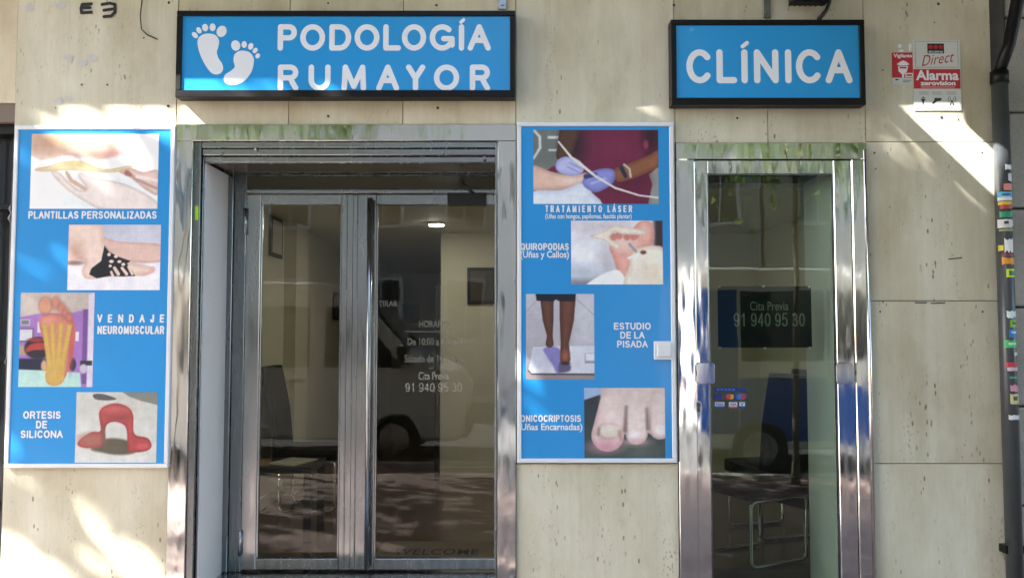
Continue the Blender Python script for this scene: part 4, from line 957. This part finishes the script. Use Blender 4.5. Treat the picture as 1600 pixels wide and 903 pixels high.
# ------------------------------------------------------------------ right neighbour: drainpipe and granite blocks
XG = P(1566, 400, 0.06).x
nbr = thing('granite_building', (XG+1.0, 0.1, 0), 'grey granite block wall at the right edge beyond the drainpipe', 'building')
yj = [-140, 28, 176, 326, 480, 635, 790, 945, 1100]
zjs = [P(1590, y, 0.05).z for y in yj]
for i in range(len(zjs)-1):
    z1, z0 = zjs[i], max(zjs[i+1], 0.01)
    off = 0.35 if i % 2 else 0.0
    xx = [XG+0.045, XG+0.75-off, XG+1.5-off, XG+2.2]
    for a, b_ in zip(xx[:-1], xx[1:]):
        if z1-z0 > 0.05: box('stone_block', a+0.006, b_-0.006, 0.05+rng.uniform(-.004, .004), 0.2, z0+0.006, z1-0.006, 'granite', nbr, b=0.006)
box('core_wall', XG+0.04, XG+2.2, 0.078, 0.5, 0, 3.6, 'grey_strip', nbr)
box('gap_filler', XE+0.001, XG+0.039, 0.045, 0.5, 0, 3.6, 'grey_strip', nbr)
xp0, xp1 = P(1566, 560, -0.06).x, P(1590, 560, -0.06).x
xpc = (xp0+xp1)/2; rp = (xp1-xp0)/2
dp = thing('drainpipe', (xpc, -0.03, 0), 'dark grey drainpipe covered in torn stickers at the right edge', 'drainpipe')
zc0, zc1 = P(1575, 130, -0.06).z, P(1575, 111, -0.06).z
yp_ = -0.045
MB().tube([(xpc, yp_, 0.0), (xpc, yp_, zc0)], rp, 24).build('lower_pipe', 'iron_grey', dp)
MB().tube([(xpc, yp_, zc0+0.0005), (xpc, yp_, zc1)], rp*1.12, 24).build('collar', 'black_metal', dp)
a, b_, c = P(1575, 111, -0.05), P(1577, 70, -0.05), P(1590, 0, -0.06)
MB().tube([(xpc, yp_, zc1+0.0005), b_, c, P(1600, -60, -0.08)], [rp*.72, rp*.76, rp*.80, rp*.80], 20).build('upper_pipe', 'black_metal', dp)
mb = MB()
mb.box(xpc-rp*1.25, xpc+rp*1.25, yp_-0.012, 0.044, P(1575, 860).z, P(1575, 848).z); mb.build('clamp', 'black_metal', dp)
def psticker(py0, py1, a0, a1, col, n=7, jag=0.0):
    mb = MB(); z0, z1 = P(1578, py1, -0.09).z, P(1578, py0, -0.09).z; r = rp+0.0012; top = []; bot = []
    for i in range(n+1):
        a = rad(a0+(a1-a0)*i/n); x, y = xpc+r*math.sin(a), yp_-r*math.cos(a)
        top.append((x, y, z1-random.uniform(0, jag))); bot.append((x, y, z0+random.uniform(0, jag)))
    vs = bot+top; mb.add(vs, [(i, i+1, n+1+i+1, n+1+i) for i in range(n)]); mb.build('sticker', cmat(*col), dp)
for q in ((256, 266, -10, 50, (225, 228, 230), .008), (268, 284, 5, 55, (205, 208, 214), .012), (286, 297, -20, 60, (214, 134, 122), .003), (299, 307, -55, 50, (80, 176, 226), .002), (307, 313, -55, 50, (214, 222, 222), .001), (314, 320, -52, 50, (214, 176, 50), .002), (320, 326, -40, 50, (176, 60, 54), .002), (329, 340, -45, 45, (40, 140, 100), .006), (342, 356, -60, 20, (206, 208, 206), .002), (343, 353, 22, 50, (210, 210, 210), .001), (357, 361, -50, 50, (150, 144, 106), .002),
          (371, 397, -25, 25, (226, 228, 228), .02), (382, 392, -60, -27, (214, 190, 50), .004), (397, 400, -40, 50, (170, 44, 60), .002), (401, 414, -40, 50, (224, 150, 40), .008), (420, 433, -20, 58, (206, 220, 50), .001), (448, 460, 28, 45, (90, 130, 60), .004),
          (484, 498, -25, 40, (206, 222, 226), .012), (499, 512, -10, 55, (130, 180, 70), .003), (514, 527, -15, 52, (40, 120, 190), .003), (531, 544, -40, 50, (70, 180, 110), .003), (548, 558, 10, 40, (226, 228, 228), .014), (566, 573, -40, 56, (190, 50, 72), .002), (573, 580, -30, 56, (206, 180, 190), .006), (588, 592, -20, 48, (60, 160, 120), .004), (600, 613, -18, 45, (206, 140, 160), .010), (614, 632, -20, 50, (196, 190, 140), .008), (648, 657, -30, 60, (206, 212, 216), .005)):
    psticker(q[0], q[1], max(-78, q[2]*1.3), min(78, q[3]*1.4), q[4], jag=q[5])
for q in ((422.5, 430.5, -8, 50, (40, 130, 80)), (302, 305, -40, 30, (40, 60, 90)), (345, 350, -30, 0, (60, 60, 66)), (517, 521, -5, 40, (190, 210, 226)), (503, 507, 5, 40, (60, 90, 60)), (535, 539, -25, 30, (200, 226, 200)), (619, 626, -5, 30, (80, 76, 50))):
    rp += 0.0006; psticker(*q, jag=0.002); rp -= 0.0006

# ------------------------------------------------------------------ left neighbour: dark shopfront
XN = XL-0.003
ln = thing('neighbour_shopfront', (XN-0.6, 0.1, 0), 'dark shopfront with iron grille at the left edge', 'shopfront')
zb0, zb1 = P(10, 190).z, P(10, 161).z
box('stone_slab', XN-0.9, XN-0.002, 0.012, 0.2, zb1+0.002, ZTOP, 'travertine_plain', ln, b=0.002)
box('stone_slab', XN-1.9, XN-0.903, 0.012, 0.2, zb1+0.002, ZTOP, 'travertine_plain', ln, b=0.002)
box('fascia_beam', XN-1.9, XN-0.002, 0.02, 0.2, zb0, zb1, 'brown_beam', ln, b=0.003)
box('window_head', XN-1.9, XN-0.002, 0.06, 0.2, P(10, 205).z, zb0-0.002, 'black_metal', ln, b=0.003)
box('pane', XN-1.9, XN-0.002, 0.16, 0.17, 0.25, P(10, 205).z-0.002, 'window_dark', ln)
box('plinth', XN-1.9, XN-0.002, 0.02, 0.2, 0, 0.249, 'iron_grey', ln)
box('back_wall', XN-2.0, XN-0.002, 0.201, 0.6, 0, 3.6, 'dark_shop', ln)
for i in range(10):
    x = XN-0.045-i*0.13; mb = MB()
    prof = [(0.27, .011), (P(5, 570).z, .011), (P(5, 568).z, .02), (P(5, 560).z, .011), (P(5, 470).z, .009), (P(5, 420).z, .011), (P(5, 345).z, .012), (P(5, 338).z, .026), (P(5, 330).z, .012), (P(5, 322).z, .024), (P(5, 316).z, .010), (P(5, 210).z, .010)]
    mb.tube([(x, 0.09, z) for z, r in prof], [r for z, r in prof], 10); mb.build('grille_bar', 'iron_grey', ln)
for py in (318, 560, 800): z = P(5, py).z; box('grille_rail', XN-1.9, XN-0.003, 0.098, 0.106, z-0.015, z+0.012, 'black_metal', ln)

# ------------------------------------------------------------------ the rooms behind the glass
CZ = 2.50
def st_box(name, *a, b=0): return box(name, *a, kind='structure', b=b)
st_box('floor_inside', -2.1, 2.5, YD+0.046, 8.8, 0.0, FLOOR, 'wood_floor')
st_box('ceiling_inside', -2.1, 2.5, 0.463, 8.8, CZ, CZ+0.2, 'ceiling_white')
st_box('wall_left', -2.1, -1.9, 0.463, 8.8, FLOOR+0.001, CZ-0.001, 'cream_wall')
st_box('wall_pilaster', -1.899, -1.80, 2.5, 2.9, FLOOR+0.001, CZ-0.001, 'cream_wall')
xpa = P(688, 600, 3.3).x
st_box('wall_partition', xpa, 2.3, 3.3, 3.42, FLOOR+0.001, CZ-0.001, 'cream_wall')
st_box('wall_corridor', xpa, xpa+0.12, 3.421, 8.5, FLOOR+0.001, CZ-0.001, 'cream_wall')
st_box('wall_end', -1.899, xpa+0.12, 8.501, 8.7, FLOOR+0.001, CZ-0.001, 'cream_wall')
st_box('wall_right', 2.3, 2.5, 0.463, 3.42, FLOOR+0.001, CZ-0.001, 'cream_wall')
sk = MB(); sk.box(xpa-0.0, 2.299, 3.287, 3.299, FLOOR+0.002, FLOOR+0.09); sk.box(-1.899, -1.886, 0.47, 2.49, FLOOR+0.002, FLOOR+0.09)
sk.build('skirting', 'cream_wall', None, kind='structure')
door_i = thing('inner_door', (xpa-0.03, 3.3, FLOOR), 'dark edge of an open inner door at the corridor corner', 'door')
box('door_edge', xpa-0.045, xpa-0.003, 3.25, 4.05, FLOOR+0.006, P(688, 447, 3.3).z, 'black_plastic', door_i, b=0.003)
MB().tube([(xpa-0.046, 3.33, FLOOR+1.0), (xpa-0.10, 3.33, FLOOR+1.0), (xpa-0.10, 3.45, FLOOR+1.0)], 0.009, 8).build('handle', 'chrome', door_i)
LY = 2.55; lx = P(682, 349, LY).x
for lx, LY, lab in ((lx, LY, 'round lit ceiling downlight seen through the double door'), (0.80, 1.5, 'unseen ceiling downlight added to brighten the room, nearest the narrow door'), (0.05, 1.3, 'unseen ceiling downlight added to brighten the room, nearest the double door')):  # only the first is seen; the other two are added to brighten the room
    dl = thing('downlight', (lx, LY, CZ-0.02), lab, 'downlight', 'ceiling downlights')
    MB().tube([(lx, LY, CZ-0.001), (lx, LY, CZ-0.02)], 0.072, 24).build('rim', 'white_paint', dl)
    MB().tube([(lx, LY, CZ-0.0205), (lx, LY, CZ-0.026)], 0.058, 24).build('diffuser', 'downlight_glow', dl)
def picture(label, x0, x1, y0, y1, z0, z1, axis, art):
    root = thing('picture_frame', ((x0+x1)/2, (y0+y1)/2, z0), label, 'picture')
    if axis == 'x':   # hangs on the left wall, faces +x
        box('frame', x0, x1, y0, y1, z0, z1, 'black_plastic', root, b=0.003); box('print', x1+0.0005, x1+0.001, y0+0.03, y1-0.03, z0+0.03, z1-0.03, art, root)
    else:
        box('frame', x0, x1, y0, y1, z0, z1, 'black_plastic', root, b=0.003); box('print', x0+0.03, x1-0.03, y0-0.001, y0-0.0005, z0+0.03, z1-0.03, art, root)
picture('small black picture frame on the left wall behind the left glass', -1.898, -1.875, 2.05, 2.36, P(434, 402, 2.2).z, P(434, 340, 2.2).z, 'x', 'paper')
picture('tiny dark picture further along the left wall seen beside the door stile', -1.898, -1.875, 4.3, 4.75, P(525, 500, 4.5).z, P(525, 458, 4.5).z, 'x', 'soffit_beige')
x0, x1, z0, z1 = RX(730, 418, 776, 475, 3.27); picture('dark picture on the partition wall at the right of the double door', x0, x1, 3.275, 3.297, z0, z1, 'y', cmat(70, 60, 50))
x0, x1, z0, z1 = RX(624, 475, 655, 505, 8.48)
pn = thing('wall_notice', ((x0+x1)/2, 8.48, z0), 'printed paper notice on the far corridor wall', 'notice')
box('sheet', x0, x1, 8.485, 8.499, z0, z1, cmat(120, 105, 84), pn)
for i in range(6): zq = z1-0.05-i*(z1-z0-.08)/6; MB().box(x0+0.06+random.uniform(0, .03), x1-0.06-random.uniform(0, .03), 8.483, 8.4845, zq-0.012, zq).build('text_line', 'ink', pn)
# welcome mat
x0, x1 = P(590, 862, 0.8).x, P(772, 862, 0.8).x
wm = thing('doormat', ((x0+x1)/2, 0.8, FLOOR), 'brown fibre doormat with black lettering inside the double door', 'doormat')
MB().box(x0, x1, 0.60, 1.02, FLOOR+0.001, FLOOR+0.014, 0.004).build('mat', 'mat_fibre', wm)
me, co = text_mesh('WELCOME', 0.02, 1.1); mn, mxx = co.min(0), co.max(0); out = np.empty_like(co)
tx0, tx1 = P(617, 864, .8).x, P(748, 864, .8).x
out[:, 0] = tx0+(co[:, 0]-mn[0])/(mxx[0]-mn[0])*(tx1-tx0); out[:, 1] = 0.70+(co[:, 1]-mn[1])/(mxx[1]-mn[1])*0.13; out[:, 2] = FLOOR+0.0152
me.vertices.foreach_set('co', out.ravel()); me.update(); me.materials.clear(); me.materials.append(M['mat_print']); link('lettering', me, wm)
# chairs: high leather back, sled legs; built facing +x at the origin
def make_chair(label):
    root = thing('chair', (0, 0, 0), label, 'chair', 'black high back waiting chairs')
    bm = bmesh.new(); bmesh.ops.create_cube(bm, size=1)
    for v in bm.verts: v.co = Vector((0.24+v.co.x*0.46, v.co.y*0.43, 0.43+v.co.z*0.085))
    bmesh.ops.bevel(bm, geom=bm.edges[:], offset=0.018, segments=3, affect='EDGES', profile=0.5)
    MB().bm(bm, True).build('seat', 'black_leather', root)
    prof = [(0.00, 0.30), (-0.005, 0.5), (-0.03, 0.75), (-0.075, 0.97), (-0.10, 1.08)]
    mb = MB(); vs = []; n = len(prof)
    for y in (-0.2, -0.185, 0.185, 0.2):
        t = 0.012 if abs(y) > 0.19 else 0.028
        for x, z in prof: vs.append((x+t, y, z))
        for x, z in prof: vs.append((x-t, y, z))
    fs = []
    for j in range(3):
        for i in range(n-1):
            a = j*2*n+i; b_ = (j+1)*2*n+i
            fs.append((a, b_, b_+1, a+1)); fs.append((a+n, a+n+1, b_+n+1, b_+n))
        a, b_ = j*2*n+n-1, (j+1)*2*n+n-1; fs.append((a, b_, b_+n, a+n))
        a, b_ = j*2*n, (j+1)*2*n; fs.append((a, a+n, b_+n, b_))
    for j in (0, 3):
        for i in range(n-1): a = j*2*n+i; f = (a, a+1, a+n+1, a+n); fs.append(f if j == 0 else f[::-1])
    mb.add(vs, fs, False); mb.build('backrest', 'black_leather', root)
    for y in (-0.19, 0.19):
        def cr(c, a0): return [(c[0]+0.04*math.cos(rad(a0+t)), y, c[1]+0.04*math.sin(rad(a0+t))) for t in range(0, 91, 15)]
        pts = [(0.04, y, 0.385)] + [(0.42-0.0, y, 0.385)] + [] 
        path = [(0.03, y, 0.378), (0.40, y, 0.378)] + cr((0.40, 0.338), 0)[::-1] + cr((0.40, 0.052), -90)[::-1] + cr((0.06, 0.052), 180)[::-1]
        path = [(0.03, y, 0.378)] + [(0.40+0.04*math.sin(rad(t)), y, 0.338+0.04*math.cos(rad(t))) for t in range(0, 91, 15)] + [(0.40+0.04*math.cos(rad(t)), y, 0.052-0.04*math.sin(rad(t))) for t in range(0, 91, 15)] + [(0.06-0.04*math.sin(rad(t)), y, 0.052-0.04*math.cos(rad(t))) for t in range(0, 91, 15)] + [(0.02, y, 0.36)]
        MB().tube(path, 0.0115, 8).build('leg', 'chrome', root)
    return root
ch = make_chair('black high back chair against the left wall behind the double door')
ch.location = (-1.76, 2.05, FLOOR+0.001)
c2 = copy_tree(ch); c2['label'] = 'black high back chair side on just behind the narrow glass door'; c2.location = (P(1228, 700, 0.75).x, 0.80, FLOOR+0.001); c2.rotation_euler = (0, 0, rad(206))
c3 = copy_tree(ch); c3['label'] = 'second black chair partly hidden behind the first at the narrow door'; c3.location = (P(1256, 700, 1.3).x, 1.36, FLOOR+0.001); c3.rotation_euler = (0, 0, rad(196))
# low table with magazines inside the double door
tb = thing('low_table', (-1.55, 1.2, FLOOR), 'low black waiting room table with magazines behind the left glass', 'table')
MB().box(-1.86, -1.28, 1.0, 1.42, FLOOR+0.44, FLOOR+0.48, 0.004).build('table_top', 'black_plastic', tb)
for x in (-1.83, -1.31):
    for y in (1.03, 1.39): MB().box(x-0.025, x+0.025, y-0.025, y+0.025, FLOOR+0.001, FLOOR+0.4395, 0.003).build('leg', 'black_plastic', tb)
for i, (x, y, r, col, lab) in enumerate(((-1.70, 1.15, 12, (150, 120, 70), 'tan magazine on the low table, nearest the wall'), (-1.46, 1.2, -20, (190, 180, 160), 'pale magazine on the low table, nearest the door stile'))):
    mb = MB(); mb.box(-0.105, 0.105, -0.14, 0.14, 0, 0.008, 0.001); o = mb.build('magazine', cmat(*col), None, label=lab, cat='magazine', group='magazines on the low table'); o.location = (x, y, FLOOR+0.481); o.rotation_euler = (0, 0, rad(r))

# ------------------------------------------------------------------ trees
def lit(px, py):
    """share of the foliage kept where its shade would fall at this spot of the wall (gaps are cut in the crown to shape the sun patches)"""
    def e(cx, cy, rx, ry, ro=0):
        c_, s_ = math.cos(rad(ro)), math.sin(rad(ro)); u = (px-cx)*c_+(py-cy)*s_; v = -(px-cx)*s_+(py-cy)*c_
        return math.hypot(u/rx, v/ry) < 1
    if e(330, 188, 300, 40): return 0.0
    if e(255, 270, 50, 80): return 0.15
    if e(150, 260, 170, 90): return 0.34
    if e(120, 450, 90, 60, 30): return 0.22
    if e(20, 900, 150, 50, 35) or e(205, 860, 130, 40, 45): return 0.06
    if e(110, 830, 170, 110): return 0.5
    if e(1500, 240, 130, 75, 40): return 0.0 if py < 190+(px-1412)*0.883 else 0.15
    if e(840, 640, 60, 50, 40): return 0.3
    if e(60, 600, 120, 150, 40): return 0.35
    if e(1400, 400, 120, 120): return 0.5
    if py > 1000: return 0.12
    return 1.0
W300 = 300.0
def leaves(mb_v, mb_f, pts, size):
    for q in pts:
        s = size*random.uniform(.7, 1.25)
        u = Vector((random.gauss(0, 1), random.gauss(0, 1), random.gauss(0, .6))).normalized()
        n_ = Vector((random.gauss(0, .7), random.gauss(0, .7), random.gauss(0.6, .6))); v = n_.cross(u)
        if v.length < 1e-3: continue
        v.normalize(); d = u.cross(v)*0.12*s
        o = len(mb_v)
        a = [q-u*s*.5, q-v*s*.42-u*s*.08+d, q-v*s*.3+u*s*.3+d, q+u*s*.55, q+v*s*.3+u*s*.3+d, q+v*s*.42-u*s*.08+d]
        mb_v += [tuple(t) for t in a]; mb_f += [(o, o+1, o+2, o+3), (o, o+3, o+4, o+5)]
def tree(loc, h, r0, crown_c, crown_r, nleaf, size, label, carve=False, nb=26):
    root = thing('street_tree', loc, label, 'tree', 'trees along the kerb')
    L = Vector(loc); C = Vector(crown_c); tips = []
    mb = MB(); fork = Vector((loc[0]*0.6+C.x*0.4, loc[1]*0.7+C.y*0.3, C.z-crown_r[2]*0.75))
    mid = (L+fork)/2+Vector((random.uniform(-.1, .1), random.uniform(-.1, .1), 0))
    mb.tube([L-Vector((0, 0, .05)), L+Vector((0, 0, .25)), mid, fork], [r0*1.5, r0*1.05, r0*.85, r0*.7], 12)
    for i in range(nb):
        t = Vector((random.gauss(0, 1), random.gauss(0, 1), random.gauss(0.25, 1))).normalized()
        k_ = random.uniform(.65, .98)
        e_ = C+Vector((t.x*crown_r[0], t.y*crown_r[1], t.z*crown_r[2]))*k_
        m1 = fork.lerp(e_, .4)+Vector((random.gauss(0, .15), random.gauss(0, .15), .25)); m2 = fork.lerp(e_, .72)+Vector((random.gauss(0, .2), random.gauss(0, .2), .2))
        mb.tube([fork, m1, m2, e_], [r0*.42, r0*.28, r0*.16, r0*.05], 6); tips += [m1.lerp(m2, .5), m2, m2.lerp(e_, .5), e_]
    mb.build('trunk', 'bark', root)
    V, Fc, pts = [], [], []
    cl = []
    while len(cl) < (420 if carve else 150):
        t = Vector((random.uniform(-1, 1), random.uniform(-1, 1), random.uniform(-1, 1)))
        if t.length < 1: cl.append((C+Vector((t.x*crown_r[0], t.y*crown_r[1], t.z*crown_r[2])), random.uniform(.35, .8)))
    cl += [(t, random.uniform(.3, .6)) for t in tips]
    while len(pts) < nleaf:
        c_, s_ = random.choice(cl)
        q = c_+Vector((random.gauss(0, .5), random.gauss(0, .5), random.gauss(0, .42)))*s_
        if carve:
            tt = -q.y/LD.y; xw, zw = q.x+LD.x*tt, q.z+LD.z*tt
            # wall point -> photo pixel
            rel = Vector((xw, -CAMY, zw-CAMZ)); f_ = rel.y*ct+rel.z*st; py = 451.5-F*(-rel.y*st+rel.z*ct)/f_; px = 800+F*rel.x/f_
            if random.random() > lit(px, py):
                nleaf -= 1; continue
        pts.append(q)
    leaves(V, Fc, pts, size)
    cm = MB(); cm.v = V; cm.f = Fc; cm.sm = [False]*len(Fc); cm.build('crown', 'leaf', root)
    return root
tree((-6.6, -4.3, 0), 11, 0.17, (-6.5, -4.7, 7.7), (4.3, 3.4, 2.7), 34000, 0.19, 'tall plane tree at the kerb, furthest left', True, 22)
tree((2.95, -4.2, 0), 7, 0.035, (3.1, -4.4, 5.1), (2.0, 1.6, 1.9), 11000, 0.11, 'slim young tree at the kerb facing the narrow door')
tree((-3.6, -4.35, 0), 8, 0.06, (-3.2, -5.6, 5.8), (2.6, 2.4, 1.9), 12000, 0.12, 'slim tree at the kerb facing the wide doorway')
tree((8.6, -4.2, 0), 8, 0.09, (8.6, -4.5, 5.8), (2.3, 1.8, 2.2), 3600, 0.15, 'street tree at the kerb, furthest right')

# ------------------------------------------------------------------ parked vans
def van(x_rear, length, facing, y0, label, blue=False, height=2.35):
    width = 1.9; zg = -0.13
    xc = x_rear
    root = thing('parked_van', (xc+facing*length/2, y0-width/2, zg), label, 'van', 'vans parked along the kerb')
    def X(t): return xc+facing*t
    Lh = length
    prof = [(0.0, .35), (0.0, 1.2), (0.03, height-.12), (0.18, height), (Lh*.62, height), (Lh*.72, height-.12), (Lh*.86, 1.42), (Lh*.97, 1.18), (Lh, .95), (Lh, .42), (Lh-.12, .32), (0.1, .32)]
    poly = [(X(a), zg+b_) for a, b_ in prof]
    def shell(y_a, y_b, poly, name, mat, par, bev=0.05):
        bm = bmesh.new(); fv = [bm.verts.new((x, y_a, z)) for x, z in poly]; f = bm.faces.new(fv)
        ex = bmesh.ops.extrude_face_region(bm, geom=[f]); 
        for v in [g for g in ex['geom'] if isinstance(g, bmesh.types.BMVert)]: v.co.y = y_b
        bmesh.ops.recalc_face_normals(bm, faces=bm.faces)
        if bev > 0: bmesh.ops.bevel(bm, geom=bm.edges[:], offset=bev, segments=3, affect='EDGES', profile=0.5)
        return MB().bm(bm).build(name, mat, par)
    body = shell(y0-width, y0, poly, 'body', 'van_white', root)
    ys_ = y0+0.004
    def panel(pts, name, mat, par=root, y=ys_, dep=0.02): MB().prism([(X(a), zg+b_) for a, b_ in pts], y, y-dep).build(name, mat, par)
    panel([(Lh*.64, 1.25), (Lh*.84, 1.25), (Lh*.80, 1.5), (Lh*.71, height-.32), (Lh*.64, height-.32)], 'side_window', 'car_glass')
    if blue:
        for t0, t1 in ((.66, Lh*.34), (Lh*.35, Lh*.62)): panel([(t0, 1.36), (t1, 1.36), (t1, height-.27), (t0, height-.27)], 'side_window', 'car_glass')
        panel([(.64, .42), (Lh*.9, .42), (Lh*.9, 1.16), (.64, 1.16)], 'lower_panel', 'van_blue')
    else: panel([(Lh*.38, 1.25), (Lh*.60, 1.25), (Lh*.60, height-.32), (Lh*.38, height-.32)], 'side_window', 'car_glass')
    if blue: panel([(0.04, .5), (.62, .5), (.62, height-.25), (0.04, height-.25)], 'blue_panel', 'van_blue')
    MB().prism([(X(Lh*.735), zg+height-.16), (X(Lh*.85), zg+1.48), (X(Lh*.85)+facing*.012, zg+1.49), (X(Lh*.735)+facing*.012, zg+height-.15)], y0-.15, y0-width+.15).build('windscreen', 'car_glass', root)
    MB().box(X(Lh-.1), X(Lh+.05), y0-width+.03, y0-.03, zg+.36, zg+.62, .03).build('bumper', 'black_plastic', root)
    MB().box(X(-.05), X(.06), y0-width+.03, y0-.03, zg+.36, zg+.58, .03).build('bumper', 'black_plastic', root)
    for yy in (y0-.12, y0-width+.12):
        MB().box(X(Lh*.955), X(Lh+.012), yy-.11, yy+.11, zg+.8, zg+1.0, .02).build('headlight', 'lamp_clear', root)
        MB().box(X(-.012), X(.05), yy-.07, yy+.07, zg+.8, zg+1.25, .01).build('tail_light', 'lamp_red', root)
    MB().box(X(Lh*.83), X(Lh*.86), y0+.02, y0+.2, zg+1.3, zg+1.52, .02).build('wing_mirror', 'black_plastic', root)
    panel([(Lh*.55, 1.05), (Lh*.59, 1.05), (Lh*.59, 1.09), (Lh*.55, 1.09)], 'door_handle', 'black_plastic', dep=.03, y=ys_+.02)
    for t in (Lh*.18, Lh*.82):
        for yy, sgn in ((y0+.012, 1), (y0-width-.012, -1)):
            wroot = MB().tube([(X(t), yy, zg+.33), (X(t), yy-sgn*.2, zg+.33)], .33, 28).build('tyre', 'rubber', root)
            MB().tube([(X(t), yy+sgn*.008, zg+.33), (X(t), yy-sgn*.05, zg+.33)], .2, 20).build('rim', 'steel_brushed', wroot)
    return root
van(-5.6, 5.0, 1, -5.3, 'white parked van opposite the wide doorway')
van(2.05, 4.8, 1, -5.3, 'white parked van with blue side opposite the narrow door', True, 2.46)

# ------------------------------------------------------------------ houses across the street
def house(x0, x1, h, mat, label, nx, nz):
    root = thing('apartment_house', ((x0+x1)/2, -18.2, 0), label, 'building', 'houses across the street')
    box('wall', x0, x1, -26, -18.2, 0, h, mat, root); box('cornice', x0-.0, x1, -18.198, -17.9, h-.5, h-.1, 'kerb_stone', root, b=.05)
    for j in range(nz):
        z0 = 0.6+j*3.3
        for i in range(nx):
            xx = x0+(i+.5)*(x1-x0)/nx
            wd = box('window', xx-.6, xx+.6, -18.198, -18.12, z0+.6, z0+2.5, 'shutter_white', root)
            box('pane', xx-.5, xx-.03, -18.118, -18.11, z0+.7, z0+2.4, 'window_dark', wd); box('pane', xx+.03, xx+.5, -18.118, -18.11, z0+.7, z0+2.4, 'window_dark', wd)
house(-22, -5.05, 13.5, 'facade_ochre', 'ochre apartment house across the street', 6, 4)
house(-4.95, 7.0, 12, 'facade_grey', 'grey apartment house across the street', 5, 3)
house(7.1, 24, 14.5, 'facade_ochre', 'tall ochre apartment house across the street at the right', 6, 4)
# unseen rod added to throw the slanting bar of shade on the right pier
AL = 0.95
tip = P(1478, 250); k_ = AL
az = tip.z + SZ*AL; ax = tip.x - SX*AL
wl = thing('shade_rod', (ax, 0, az), 'unseen rod added high on the clinic wall to cast a slanting shade', 'rod')
MB().tube([(ax, 0.015, az), (ax, -2.1, az+.0)], 0.042, 12).build('arm', 'black_metal', wl)
MB().tube([(ax, -2.0, az-.02), (ax, -2.25, az-.02), (ax, -2.6, az-.02)], [0.06, .13, .10], 14).build('rod_end', 'iron_grey', wl)
